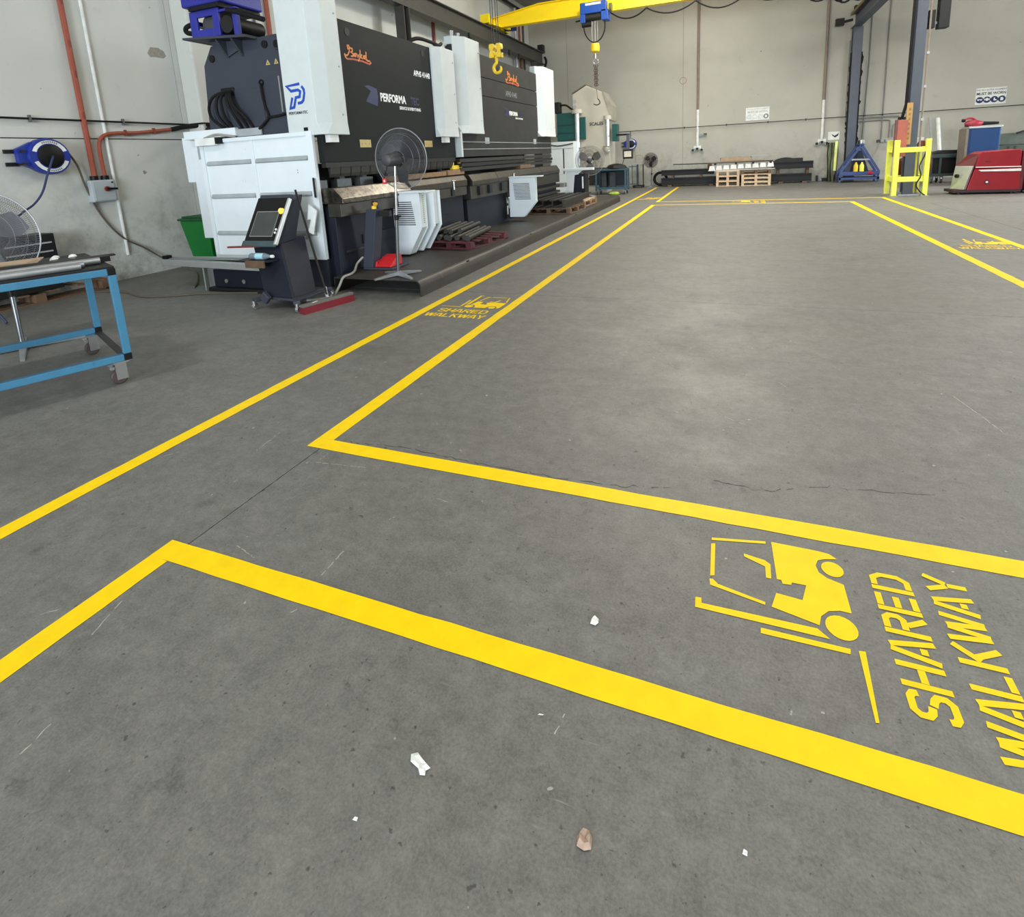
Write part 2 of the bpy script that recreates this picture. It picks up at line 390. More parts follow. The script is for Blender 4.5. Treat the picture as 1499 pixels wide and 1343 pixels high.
# ================================================================== SETTING
XL, XR, YB, ZC, YF = -8.57, 14.0, 24.2, 7.8, -14.0
fl = struct(MB().box(XL-0.3, XR+0.3, YF, YB+0.3, -0.3, -0.05).build('floor', DARKJ))
xs = [XL-0.3, -2.07, 4.1, XR+0.3]; ys = [YF, 5.55, 15.0, YB+0.3]
for i in range(3):
    for j in range(3):
        g = 0.003 if i else 0.003
        MB().box(xs[i]+g, xs[i+1]-g, ys[j]+0.003, ys[j+1]-0.003, -0.05, 0).build('concrete_slab', FLOOR, fl)
def crack(pts, wd, seed):
    rnd = random.Random(seed); P = []
    for (x0, y0), (x1, y1) in zip(pts, pts[1:]):
        n = max(2, int(math.hypot(x1-x0, y1-y0)/0.025))
        for k in range(n):
            t = k/n; P.append((x0+(x1-x0)*t+rnd.gauss(0, 0.004), y0+(y1-y0)*t+rnd.gauss(0, 0.006)))
    b = MB(); prev = None
    for k, (x, y) in enumerate(P):
        h = wd*(0.25+rnd.random()*0.75)/2
        a, c = b.b.verts.new((x, y-h, 0.0006)), b.b.verts.new((x, y+h, 0.0006))
        if prev and rnd.random() > 0.12: b.b.faces.new((prev[0], a, c, prev[1]))
        prev = (a, c)
    return b.build('crack', DARKJ, fl)
crack([(-1.96, 2.245), (-1.63, 2.28), (-1.33, 2.265), (-1.09, 2.252), (-0.8, 2.25), (-0.48, 2.265), (-0.19, 2.33)], 0.004, 1)
crack([(-0.07, 2.44), (0.18, 2.42), (0.38, 2.53), (0.59, 2.55), (0.85, 2.6)], 0.004, 2)
crack([(1.2, 3.62), (1.27, 3.5), (1.30, 3.4), (1.34, 3.19)], 0.003, 3)
crack([(-2.068, 1.342), (-2.07, 1.6), (-2.064, 1.9), (-2.066, 2.139)], 0.010, 4)
# pale scuffs dragged into the slab
SCUFF = mat('scuff_pale', (172, 170, 163), 0.8)
rnd = random.Random(11)
for pts in [[(-2.433, 2.223), (-2.399, 2.004)], [(-2.268, 1.773), (-2.265, 1.725)], [(-1.99, 2.019), (-1.989, 2.125)], [(-1.99, 2.019), (-1.705, 2.052)], [(-1.413, 1.515), (-1.408, 1.378)], [(-1.336, 1.761), (-1.351, 1.737)], [(-1.862, 1.403), (-1.734, 1.37)], [(-2.032, 1.057), (-2.007, 0.988), (-1.972, 0.91)], [(-2.824, 1.878), (-2.866, 1.821)], [(-2.538, 2.324), (-2.542, 2.269)], [(1.208, 3.718), (1.264, 3.45), (1.292, 3.28)], [(-7.498, 16.77), (-7.4, 17.724)], [(-1.378, 1.221), (-1.392, 1.203)], [(-1.505, 10.419), (-1.327, 10.693)], [(-0.714, 8.603), (-0.572, 8.264)], [(-0.028, 3.103), (0.078, 3.033)], [(0.287, 3.681), (0.323, 3.625)], [(-1.224, 1.934), (-1.166, 1.925)], [(-0.396, 1.188), (-0.409, 1.115)], [(-2.249, 0.906), (-2.213, 0.941)], [(-1.743, 0.59), (-1.758, 0.671)]]:
    b = MB(); prev = None
    for (x0, y0), (x1, y1) in zip(pts, pts[1:]):
        n = max(3, int(math.hypot(x1-x0, y1-y0)/.012)); d = Vector((x1-x0, y1-y0)).normalized()
        for k in range(n+1):
            q = Vector((x0, y0)).lerp(Vector((x1, y1)), k/n)+Vector((-d.y, d.x))*rnd.gauss(0, .0012); h = Vector((-d.y, d.x))*(.0006+.0016*rnd.random())
            a, c = b.b.verts.new((*(q-h), .0005)), b.b.verts.new((*(q+h), .0005))
            if prev and rnd.random() > .22: b.b.faces.new((prev[0], a, c, prev[1]))
            prev = (a, c)
    b.build('scuff', SCUFF, fl)
wl = struct(MB().box(XL-0.3, XL-0.015, YF, YB+0.3, 0, ZC).build('wall_left', DARKJ))
for y0, y1 in ((YF, 6.768), (6.776, 15.2), (15.208, YB)):
    MB().box(XL-0.015, XL, y0, y1, 0, 2.078).build('wall_panel', WALL, wl)
    MB().box(XL-0.015, XL, y0, y1, 2.092, ZC).build('wall_panel', WALL, wl)
MB().prism([(XL+0.0006, y, )[:1]+(z,) if False else (y, z) for y, z in ((6.36, 3.40), (6.42, 3.50), (6.55, 3.51), (6.64, 3.47), (6.67, 3.40), (6.62, 3.36), (6.48, 3.36), (6.40, 3.35))], 'yz', XL-0.01, XL+0.002).build('bare_patch', PATCH, wl)
pil = struct(MB().box(XL, -8.22, 6.86, 7.45, 0, ZC).build('trim_1', WALL, None, bevel=0.03))
wb = struct(MB().box(XL-0.3, XR+0.3, YB+0.015, YB+0.3, 0, ZC).build('wall_back', DARKJ))
bx = [XL, -6.87, -2.06, 4.35, 10.8, XR]
for a, b_ in zip(bx, bx[1:]):
    MB().box(a+0.004, b_-0.004, YB, YB+0.015, 0, ZC).build('wall_panel', WALLB, wb)
struct(MB().box(XR, XR+0.3, YF, YB, 0, ZC).build('wall_right', WALL))
struct(MB().box(XL-0.3, XR+0.3, YF, YB+0.3, ZC, ZC+0.15).build('ceiling', CEIL))
for y in (4.0, 12.0, 20.0):
    struct(MB().box(XL, XR, y-0.1, y+0.1, ZC-0.35, ZC).build('trim_2', BEAM))

# ================================================================== FLOOR PAINT
T = 0.0016
def paint(x0, x1, y0, y1, label):
    rnd = random.Random(int(x0*100+y0*7)); b = MB()
    # slightly wavering brushed edges
    horiz = (x1-x0) > (y1-y0); n = int(max(x1-x0, y1-y0)/0.12)
    rows = []
    for k in range(n+1):
        t = k/n; e0, e1 = rnd.gauss(0, 0.0012), rnd.gauss(0, 0.0012)
        if horiz: x = x0+(x1-x0)*t; p, q = (x, y0+e0), (x, y1+e1)
        else: y = y0+(y1-y0)*t; p, q = (x0+e0, y), (x1+e1, y)
        rows.append((b.b.verts.new((*p, T)), b.b.verts.new((*q, T))))
    for r0, r1 in zip(rows, rows[1:]): b.b.faces.new((r0[0], r1[0], r1[1], r0[1]))
    ob = b.build('floor_line', YEL); tag(ob, label, 'floor line', 'yellow painted walkway lines')
    for p in ob.data.polygons:
        if p.normal.z < 0: p.flip()
    return ob
paint(-3.007, -2.910, -3.0, 23.3, 'long yellow floor line nearest the press platform, leftmost of all painted lines')
paint(-2.160, -2.056, 2.236, 15.63, 'yellow floor line running away from the near left corner, right edge of the left walkway')
paint(-2.160, 9.0, 2.139, 2.235, 'yellow floor line crossing the picture just above the large forklift symbol')
paint(-2.160, 9.0, 1.245, 1.342, 'wide yellow floor line in front, crossing below the large forklift symbol')
paint(-2.160, -2.060, -3.0, 1.244, 'short yellow floor line at lower left leading towards the viewer from the front corner')
paint(-2.160, 2.722, 15.631, 15.728, 'thin far yellow cross line, nearer of the two below the back wall')
paint(-2.160, 3.560, 16.601, 16.700, 'thin far yellow cross line, farther of the two, ending at the lime barrier')
paint(2.610, 2.720, 2.236, 15.630, 'yellow floor line on the right, inner edge of the right walkway')
paint(3.460, 3.560, 1.343, 16.600, 'yellow floor line on the far right, starting beside the lime barrier')
paint(-2.170, -2.070, 16.701, 23.0, 'short far yellow line continuing the left walkway towards the back wall fan')

# forklift pictogram and lettering, in (u,v): u along the writing, v up the page
PICT_G = dict(
 roof=[(-0.053, 2.033), (0.140, 2.071), (0.140, 2.057), (-0.053, 2.018)],
 post=[(-0.054, 1.997), (-0.039, 2.002), (-0.036, 1.829), (-0.050, 1.824)],
 brace=[(-0.052, 1.808), (-0.042, 1.811), (-0.023, 1.791), (0.126, 1.756), (0.125, 1.743), (-0.049, 1.779)],
 mast=[(-0.093, 1.707), (-0.074, 1.710), (-0.072, 1.687), (0.272, 1.695), (0.303, 1.664), (-0.091, 1.663)],
 bar=[(0.108, 1.643), (0.354, 1.645), (0.351, 1.625), (0.107, 1.621)],
 wheelman=[(0.062, 1.977), (0.133, 1.963), (0.151, 1.947), (0.150, 1.874), (0.133, 1.873), (0.133, 1.929), (0.063, 1.961)],
 body=[(0.160, 2.075), (0.317, 2.073), (0.353, 2.068), (0.376, 2.047), (0.334, 2.034), (0.311, 2.020), (0.301, 1.991), (0.307, 1.957), (0.330, 1.936), (0.378, 1.919), (0.381, 1.792), (0.349, 1.793), (0.314, 1.780), (0.289, 1.750), (0.280, 1.710), (0.144, 1.742), (0.162, 1.810), (0.241, 1.803), (0.259, 1.877), (0.215, 1.876), (0.212, 1.864), (0.185, 1.860), (0.182, 1.878), (0.168, 1.877)],
 ground=[(0.375, 1.646), (0.393, 1.649), (0.383, 1.422), (0.374, 1.419)])
PICT = {k: [(y-1.41, 0.75-x) for x, y in v] for k, v in PICT_G.items()}
PICT['rear_wheel'] = disc(1.987-1.41, 0.75-0.353, 0.038, 0.035)
PICT['front_wheel'] = disc(1.721-1.41, 0.75-0.342, 0.048, 0.045)
GL = {'S': [[(.92, .73), (.90, .84), (.74, .91), (.26, .91), (.09, .80), (.09, .64), (.24, .56), (.47, .53)], [(.53, .49), (.76, .44), (.91, .36), (.91, .2), (.74, .09), (.26, .09), (.10, .16), (.08, .27)]],
 'H': [[(.09, 0), (.09, 1)], [(.91, 0), (.91, 1)], [(.22, .5), (.78, .5)]],
 'A': [[(.06, 0), (.40, 1)], [(.94, 0), (.60, 1)], [(.36, .28), (.64, .28)]],
 'R': [[(.09, 0), (.09, 1)], [(.26, .91), (.76, .91), (.91, .80), (.91, .62), (.76, .51), (.26, .51)], [(.52, .44), (.92, 0)]],
 'E': [[(.09, 0), (.09, 1)], [(.26, .91), (.95, .91)], [(.26, .5), (.85, .5)], [(.26, .09), (.95, .09)]],
 'D': [[(.09, 0), (.09, 1)], [(.26, .91), (.70, .91), (.91, .72), (.91, .28), (.70, .09), (.26, .09)]],
 'W': [[(.04, 1), (.22, .02)], [(.30, .02), (.48, .92)], [(.56, .92), (.70, .02)], [(.78, .02), (.96, 1)]],
 'L': [[(.09, 0), (.09, 1)], [(.27, .09), (.95, .09)]],
 'K': [[(.09, 0), (.09, 1)], [(.27, .5), (.90, 1)], [(.42, .56), (.93, 0)]],
 'Y': [[(.06, 1), (.42, .5)], [(.94, 1), (.56, .5)], [(.5, .46), (.5, 0)]]}
def word(s, u0, u1, v0, v1):
    wd = {'W': 1.35}; tot = sum(wd.get(c, 1) for c in s)+0.16*(len(s)-1); k = (u1-u0)/tot; u = u0; polys = []
    for c in s:
        cw = wd.get(c, 1)*k; h = v1-v0
        for pl in GL[c]:
            polys += stroke([(u+p[0]*cw, v0+p[1]*h) for p in pl], 0.0190)
        u += cw+0.16*k
    return polys
def stencil(loc, rz, label):
    t = local(thing('floor_stencil', label, 'floor marking', loc, 'shared walkway stencils', rz))
    order = (('roof', 'roof_bar'), ('post', 'front_post'), ('brace', 'brace'), ('mast', 'mast'), ('bar', 'lower_bar'), ('wheelman', 'steering_column'), ('body', 'truck_body'), ('ground', 'ground_line'), ('rear_wheel', 'wheel'), ('front_wheel', 'wheel'))
    AXF = ((1, 0, 0), (0, 1, 0), (0, 0, 1))
    for k, nm in order: flat([PICT[k]], YEL, t, nm, (0, 0, 0), AXF, T)
    flat(word('SHARED', 0.065, 0.605, 0.165, 0.285), YEL, t, 'shared_lettering', (0, 0, 0), AXF, T)
    flat(word('WALKWAY', 0.0, 0.648, 0.0, 0.115), YEL, t, 'walkway_lettering', (0, 0, 0), AXF, T)
    return t
stencil((0.75, 1.41, 0), PI/2, 'large yellow forklift symbol with SHARED WALKWAY in the right foreground')
stencil((-2.87, 4.57, 0), 0, 'yellow forklift symbol with SHARED WALKWAY beside the press platform')
stencil((2.80, 8.88, 0), 0, 'small yellow forklift symbol with SHARED WALKWAY at the right edge')
stencil((0.75, 15.84, 0), PI/2, 'squashed far yellow forklift symbol between the two far cross lines')
stencil((-2.87, 17.5, 0), 0, 'faint far yellow forklift symbol at the far end of the left walkway')

# ================================================================== LEFT WALL FITTINGS
def conduit(name, pts, r, m, label, cat, clips=(), cm=None, n=8, group=None):
    o = tag(MB().tube(pts, r, n).build(name, m, None, smooth=True), label, cat, group)
    for c in clips:
        (MB().box(c[0]-0.012, c[0]+0.03, c[1]-0.012, c[1]+0.012, c[2]-0.045, c[2]+0.045)).build('clip', cm or BLACK, o)
    return o
xw = XL
conduit('orange_conduit', [(xw+.05, 5.20, 7.6), (xw+.05, 5.20, 1.54)], 0.036, ORANGE, 'thick vertical orange conduit running down to the grey isolator box', 'conduit',
        [(xw+.06, 5.20, z) for z in (2.4, 2.95, 3.35, 3.9)], mat('conduit_clip_brown', (120, 58, 44), 0.5))
conduit('orange_conduit', smoothpath([(xw+.05, 5.34, 1.54), (xw+.05, 5.34, 1.95), (xw+.05, 5.40, 2.1), (xw+.05, 5.56, 2.16), (xw+.05, 5.96, 2.18), (xw+.05, 6.55, 2.25)]), 0.027, ORANGE,
        'bent orange conduit branching from the isolator box towards the machine', 'conduit', [(xw+.05, 5.75, 2.17), (xw+.05, 6.2, 2.21)], mat('conduit_clip_brown', (120, 58, 44)))
conduit('black_cable', smoothpath([(xw+.06, 6.5, 2.24), (xw+.10, 6.75, 2.29), (-8.1, 6.95, 2.30), (-7.3, 6.5, 2.22), (-6.75, 5.7, 2.10)]), 0.035, RUBBER, 'thick black cable from the orange conduit to the machine top', 'cable')
conduit('white_conduit', [(xw+.02, 5.48, 7.6), (xw+.02, 5.48, 0.36)], 0.022, PIPEW, 'thin vertical white pipe to the right of the thick orange conduit', 'pipe')
conduit('black_air_line', [(xw+.05, -3, 2.33), (xw+.05, 6.84, 2.33), (-8.17, 6.84, 2.33), (-8.17, 7.48, 2.33), (xw+.05, 7.48, 2.33), (xw+.05, 24.1, 2.33), (13.9, 24.1, 2.33)], 0.014, BLACK,
        'thin black horizontal line clipped along the walls at head height', 'pipe',
        [(xw+.04, y, 2.33) for y in (4.55, 5.75)]+[(x, 24.12, 2.33) for x in (-2.0, -0.4, 1.1, 2.4)], mat('clip_grey', (90, 90, 90)))
# isolator box
t = thing('isolator_box', 'grey wall isolator box with a red rotary handle', 'switch box', (xw, 5.24, 1.18))
MB().box(xw+.001, xw+.14, 5.08, 5.40, 1.19, 1.50).build('box_body', GREYB, t, bevel=.012)
MB().box(xw+.14, xw+.152, 5.095, 5.385, 1.205, 1.485).build('cover', GREYB, t, bevel=.006)
h = MB().cyl((xw+.152, 5.27, 1.37), (xw+.175, 5.27, 1.37), .035).build('handle', REDP, t, smooth=True)
MB().bar((xw+.185, 5.26, 1.372), (xw+.185, 5.40, 1.365), .022, .03).build('handle_tip', BLACK, h)
for y in (5.19, 5.34): MB().cyl((xw+.05, y, 1.50), (xw+.05, y, 1.56), .05).build('gland', BLACK, t, smooth=True)
MB().cyl((xw+.152, 5.36, 1.46), (xw+.158, 5.36, 1.46), .012).build('screw', BLACK, t)
# hose reel (blue air reel)
def hose_reel(loc, ax, label, s=1.0, group=None):
    t = thing('hose_reel', label, 'hose reel', loc, group); L0 = Vector(loc); ax = Vector(ax)
    u = Vector((0, 0, 1)).cross(ax); v = Vector((0, 0, 1))
    P = lambda a, b, d: L0+u*a*s+v*b*s+ax*d*s
    b = MB(); poly = []
    for i in range(28):
        a = 2*PI*i/28; poly.append((0.25*math.cos(a), 0.235*math.sin(a)))
    ring0 = [b.b.verts.new(P(p[0]*.97, p[1]*.97, .06)) for p in poly]; ring1 = [b.b.verts.new(P(p[0], p[1], .09)) for p in poly]
    ring2 = [b.b.verts.new(P(p[0], p[1], .17)) for p in poly]; ring3 = [b.b.verts.new(P(p[0]*.94, p[1]*.94, .20)) for p in poly]
    for r0, r1 in ((ring0, ring1), (ring1, ring2), (ring2, ring3)):
        for k in range(28): b.b.faces.new((r0[k], r0[(k+1) % 28], r1[(k+1) % 28], r1[k]))
    b.b.faces.new(ring0[::-1]); b.b.faces.new(ring3); b.build('drum_case', BLUE, t, smooth=True)
    b = MB(); q = lambda p: P(*p)
    b.hexa([q((-.16, -.17, .08)), q((-.34, -.075, .08)), q((-.34, -.075, .16)), q((-.16, -.17, .16))], [q((-.16, .19, .08)), q((-.34, .10, .08)), q((-.34, .10, .16)), q((-.16, .19, .16))]).build('side_bracket', BLUE, t)
    MB().lathe(P(0, 0, .19), ax, [(.15*s, 0), (.15*s, .02*s), (.12*s, .035*s), (.03*s, .04*s)], 28).build('hub_disc', BLACK, t, smooth=True)
    for sgn in (1, -1):
        b = MB(); n = 9; a0 = 0.35
        ins = [b.b.verts.new(P(.165*math.cos(a), sgn*.165*math.sin(a), .2035)) for a in [a0+(PI-2*a0)*i/n for i in range(n+1)]]
        out = [b.b.verts.new(P(.215*math.cos(a), sgn*.205*math.sin(a), .2035)) for a in [a0+(PI-2*a0)*i/n for i in range(n+1)]]
        for k in range(n): b.b.faces.new((ins[k], ins[k+1], out[k+1], out[k]))
        b.build('label_band', PAPER, t)
        b = MB()
        for k in range(8):
            a = 1.05+0.13*k; c = P(.187*math.cos(a), sgn*.185*math.sin(a), .2045); uu = (u*-math.sin(a)+v*sgn*math.cos(a))*.008*s; vv = (u*math.cos(a)+v*sgn*math.sin(a))*.011*s
            b.b.faces.new([b.b.verts.new(c+x) for x in (-uu-vv, uu-vv, uu+vv, -uu+vv)])
        b.build('label_print', INKG, t)
    for z in (.07, -.09):
        MB().bar(P(-.30, z, .05), P(-.30, z, .20), .035*s, .03*s).build('bracket_stud', DSTEEL, t)
        MB().bar(P(-.30, z, .06), P(-.44, z, .06), .03*s, .05*s).build('mount_arm', BSTEEL, t)
    MB().bar(P(-.1, 0, 0), P(-.1, 0, .08), .22*s, .22*s).build('wall_mount', DSTEEL, t)
    return t
hose_reel((xw, 4.62, 1.84), (1, 0, 0), 'round blue hose reel with white label bands on the left wall')
conduit('blue_hose', smoothpath([(xw+.24, 4.62, 1.84), (xw+.29, 4.58, 1.80), (xw+.30, 4.48, 1.60), (xw+.30, 4.38, 1.38), (xw+.30, 4.26, 1.24), (xw+.35, 4.08, 1.14), (xw+.5, 3.7, .9), (xw+.9, 3.3, .4), (xw+1.2, 3.3, .02)]), .013, mat('hose_navy', (44, 50, 92), 0.5), 'dark blue hose hanging from the centre of the blue hose reel', 'hose')
conduit('brown_hose', smoothpath([(xw+.12, 4.86, 1.92), (xw+.10, 4.97, 1.72), (xw+.06, 5.05, 1.42), (xw+.03, 5.16, 1.10), (xw+.03, 5.30, .82), (xw+.03, 5.48, .60), (xw+.04, 5.74, .42), (xw+.10, 5.98, .2), (xw+.35, 6.15, .02), (-7.7, 5.9, .014), (-7.0, 5.35, .014), (-6.75, 5.1, .014)]), .014, HOSEBR, 'long thin brown hose hanging from the blue reel and curling onto the floor', 'hose')
conduit('floor_cable', smoothpath([(-8.3, 4.6, .012), (-7.6, 4.7, .012), (-6.9, 4.55, .012), (-6.2, 4.85, .012), (-5.5, 5.0, .012)]), .011, HOSEBR, 'thin brown cable lying across the floor left of the control console', 'cable')
conduit('dark_pipe', [(xw+.03, 8.60, 7.6), (xw+.03, 8.60, 2.4)], .022, mat('pipe_dark_grey', (92, 90, 86)), 'thin dark grey pipe on the wall behind the blue motor', 'pipe')
conduit('orange_conduit', [(xw+.05, 8.93, 7.6), (xw+.05, 8.93, .6)], .045, ORANGE, 'orange conduit on the wall behind the left press, right of a thin dark pipe', 'conduit')
conduit('red_pipe', [(xw+.05, 15.55, 7.6), (xw+.05, 15.55, .6)], .045, REDP, 'dark red vertical pipe seen between the two press brakes under the crane rail', 'pipe')
conduit('grey_pipe', [(-8.4, 22.15, 7.4), (-8.4, 22.15, 2.4)], .07, GALV, 'grey pipe on the left wall behind the crane motor', 'pipe')
conduit('orange_conduit', [(xw+.06, 22.9, 7.4), (xw+.06, 22.9, 2.4)], .04, ORANGE, 'thin orange conduit in the far left corner under the crane girder', 'conduit')
conduit('dark_pipe', [(xw+.06, 23.35, 7.4), (xw+.06, 23.35, 2.4)], .04, mat('pipe_dark_brown', (84, 70, 62)), 'thin dark brown pipe in the far left corner, right of the orange one', 'pipe')
for i, (dx, z) in enumerate(((.10, 7.50), (.2, 7.42))):
    conduit('roof_pipe', [(xw+dx, 18.5+i, z), (xw+dx, 24.1, z)], .05, BSTEEL, ('upper' if i == 0 else 'lower')+' dark pipe along the top of the left wall near the far corner', 'pipe', [(xw+dx, y, z) for y in (20, 21.3, 22.6)], DSTEEL)
# green wheelie bin
t = thing('wheelie_bin', 'bright green wheelie bin standing against the wall behind the white guard', 'bin', (-7.85, 6.35, 0))
MB().hexa([(-8.00, 6.15, .06), (-7.59, 6.15, .06), (-7.59, 6.6, .06), (-8.00, 6.6, .06)], [(-8.09, 6.05, .80), (-7.49, 6.05, .80), (-7.49, 6.68, .80), (-8.09, 6.68, .80)]).build('bin_body', BING, t, bevel=.02)
MB().box(-8.11, -7.47, 6.03, 6.70, .80, .835).build('rim', mat('bin_green_dark', (10, 80, 40)), t, bevel=.01)
MB().box(-8.10, -7.48, 6.10, 6.72, .835, .865).build('lid', mat('bin_green_dark', (10, 80, 40)), t, bevel=.01)
for x in (-8.02, -7.57): MB().cyl((x-.03, 6.56, .09), (x+.03, 6.56, .09), .09).build('wheel', RUBBER, t, smooth=True)
for x in (-7.92, -7.67): MB().box(x-.025, x+.025, 6.12, 6.17, .06, .75).build('rib', BING, t)
# ================================================================== PALLETS
def pallet(loc, L, W, H, m, label, group, rz=0.0, boards=6, name='pallet', bh=0.02):
    """L along y (board direction across it), W along x"""
    t = local(thing(name, label, 'pallet', loc, group, rz))
    for i in range(boards):
        y = -L/2+0.05+(L-0.1)*i/(boards-1); MB().box(-W/2, W/2, y-.048, y+.048, H-bh, H).build('deck_board', m, t)
    for x in (-W/2+.045, 0, W/2-.045):
        for y in (-L/2+.07, 0, L/2-.07): MB().box(x-.045, x+.045, y-.06, y+.06, bh, H-bh).build('block', m, t)
        MB().box(x-.045, x+.045, -L/2, L/2, 0, bh).build('bottom_board', m, t)
    for y in (-L/2+.05, L/2-.05): MB().box(-W/2, W/2, y-.04, y+.04, 0.0005, bh-.0005).build('bottom_board', m, t)
    return t
pallet((-8.33, 4.05, 0), 1.75, .38, .14, WOODD, 'worn wooden pallet on the floor against the left wall under a black cabinet', None)
t = thing('louvred_cabinet', 'black cabinet with pale horizontal slats behind the left fan', 'cabinet', (-8.35, 3.85, .14))
MB().box(-8.52, -8.18, 3.25, 4.36, .142, .86).build('cabinet_body', BSTEEL, t, bevel=.01)
for i in range(5): MB().box(-8.18, -8.165, 3.3, 4.31, .30+.11*i, .318+.11*i).build('slat', ALU, t)
# ================================================================== BLUE STEEL TABLE ON CASTORS (left foreground)
C0 = Vector((-4.19, 2.54, 0)); ang = math.atan2(0.38, -0.925)    # local x runs along the short end away from the viewer
tb = local(thing('trolley_table', 'light blue steel frame table on castors at the left edge', 'table', C0, None, ang))
# local: x 0..1.12 (depth), y 0..1.75 (length, running towards the viewer)
Wd, Ln = 1.12, 1.75
for x in (0, Wd):
    MB().box(x-.025, x+.025, .025, Ln, .82, .87).build('top_rail', CARTB, tb, bevel=.004)
    MB().box(x-.025, x+.025, .025, Ln, .175, .225).build('bottom_rail', CARTB, tb, bevel=.004)
    for y in (0, Ln): MB().box(x-.025, x+.025, y-.025, y+.025, .225, .82).build('leg', CARTB, tb, bevel=.004)
    for y in (0,):
        for z in (.82, .175): MB().box(x-.025, x+.025, y-.025, y+.025, z, z+.05).build('end_cap', BLACK, tb, bevel=.003)
for y in (0, Ln):
    MB().box(.025, Wd-.025, y-.025, y+.025, .82, .87).build('top_rail', CARTB, tb, bevel=.004)
MB().box(.025, Wd-.025, Ln-.025, Ln+.025, .175, .225).build('bottom_rail', CARTB, tb, bevel=.004)
MB().box(.06, Wd-.03, -.02, .03, .178, .186).build('end_shelf', PLATE, tb)
MB().box(-.02, Wd+.02, -.02, Ln+.02, .87, .884).build('table_top', BSTEEL, tb)
def castor(tt, x, y, zt, r=.055, mm=CHROME):
    c = MB().box(x-.05, x+.05, y-.05, y+.05, zt-.012, zt).build('castor', mm, tt)
    b = MB(); b.box(x-.035, x-.028, y-.03, y+.04, r*.7, zt-.012); b.box(x+.028, x+.035, y-.03, y+.04, r*.7, zt-.012); b.cyl((x, y, zt-.03), (x, y, zt-.01), .03, 12); b.build('fork', mm, c)
    MB().lathe((x-.022, y+.02, r), (1, 0, 0), [(r*.85, 0), (r, .008), (r, .036), (r*.85, .044)], 18).build('wheel', mat('castor_wheel', (70, 56, 56), 0.5), c, smooth=True)
    MB().box(x-.04, x+.04, y+.045, y+.075, zt-.05, zt-.03).build('brake_pedal', mm, c)
for x in (0.02, Wd-.04):
    for y in (.05, Ln-.05): castor(tb, x, y, .175)
# things lying on the table
def on_table(name, b, m, label, cat, group=None, **k):
    o = b.build(name, m, None, **k); o.location = C0; o.rotation_euler = (0, 0, ang); tag(o, label, cat, group); return o
for i, (x, z, r, y0, lab) in enumerate(((.045, .885, .022, .16, 'bright round steel tube nearest the front edge of the blue table'), (.12, .885, .022, .13, 'second bright steel tube on the blue table, behind the front one'), (.215, .885, .025, .02, 'third bright steel tube on the blue table, under the dark flat bars'))):
    on_table('steel_tube', MB().cyl((x, y0, z+r), (x, 1.7, z+r), r, 14), GALV, lab, 'tube', 'steel tubes on the blue table', smooth=True)
on_table('flat_bar', MB().box(.30, .40, -.06, 1.2, .885, .925), BSTEEL, 'dark thick flat bar lying behind the tubes on the blue table', 'steel bar')
on_table('flat_bar', MB().box(.44, .62, -.04, 1.0, .885, .90).box(.5, .58, -.13, .3, .9, .912), DSTEEL, 'thin dark offcut plate poking past the end of the blue table', 'steel bar')
def card(name, pts, z, label, seed, m=CARD):
    rnd = random.Random(seed); b = MB(); top = [(p[0], p[1], z+.012+rnd.random()*.03) for p in pts]; cx = sum(p[0] for p in pts)/len(pts); cy = sum(p[1] for p in pts)/len(pts)
    c = b.b.verts.new((cx, cy, z+.035)); vs = [b.b.verts.new(p) for p in top]; c2 = b.b.verts.new((cx, cy, z+.028)); vs2 = [b.b.verts.new((p[0], p[1], p[2]-.006)) for p in top]
    n = len(vs)
    for i in range(n):
        b.b.faces.new((vs[i], vs[(i+1) % n], c)); b.b.faces.new((vs2[(i+1) % n], vs2[i], c2)); b.b.faces.new((vs[i], vs2[i], vs2[(i+1) % n], vs[(i+1) % n]))
    return on_table(name, b, m, label, 'cardboard')
card('cardboard_piece', [(.26, .42), (.33, .36), (.42, .44), (.40, .6), (.56, .9), (.52, 1.5), (.30, 1.5), (.34, .95), (.25, .6)], .93, 'torn brown cardboard strip on top of the blue table', 5)
card('cardboard_piece', [(.50, .35), (.60, .3), (.72, .6), (.78, 1.4), (.62, 1.5), (.55, .8)], .91, 'second torn cardboard piece farther back on the blue table', 8)
for i, (x, y) in enumerate(((.66, .12), (.72, .22), (.62, .24))):
    on_table('crumpled_scrap', MB().lathe((x, y, .902), (0.2, 0.1, 1), [(.01, 0), (.03, .012), (.022, .028), (.006, .035)], 7), PAPER, ('left', 'middle', 'right')[i]+' pale crumpled scrap at the back end of the blue table', 'scrap')
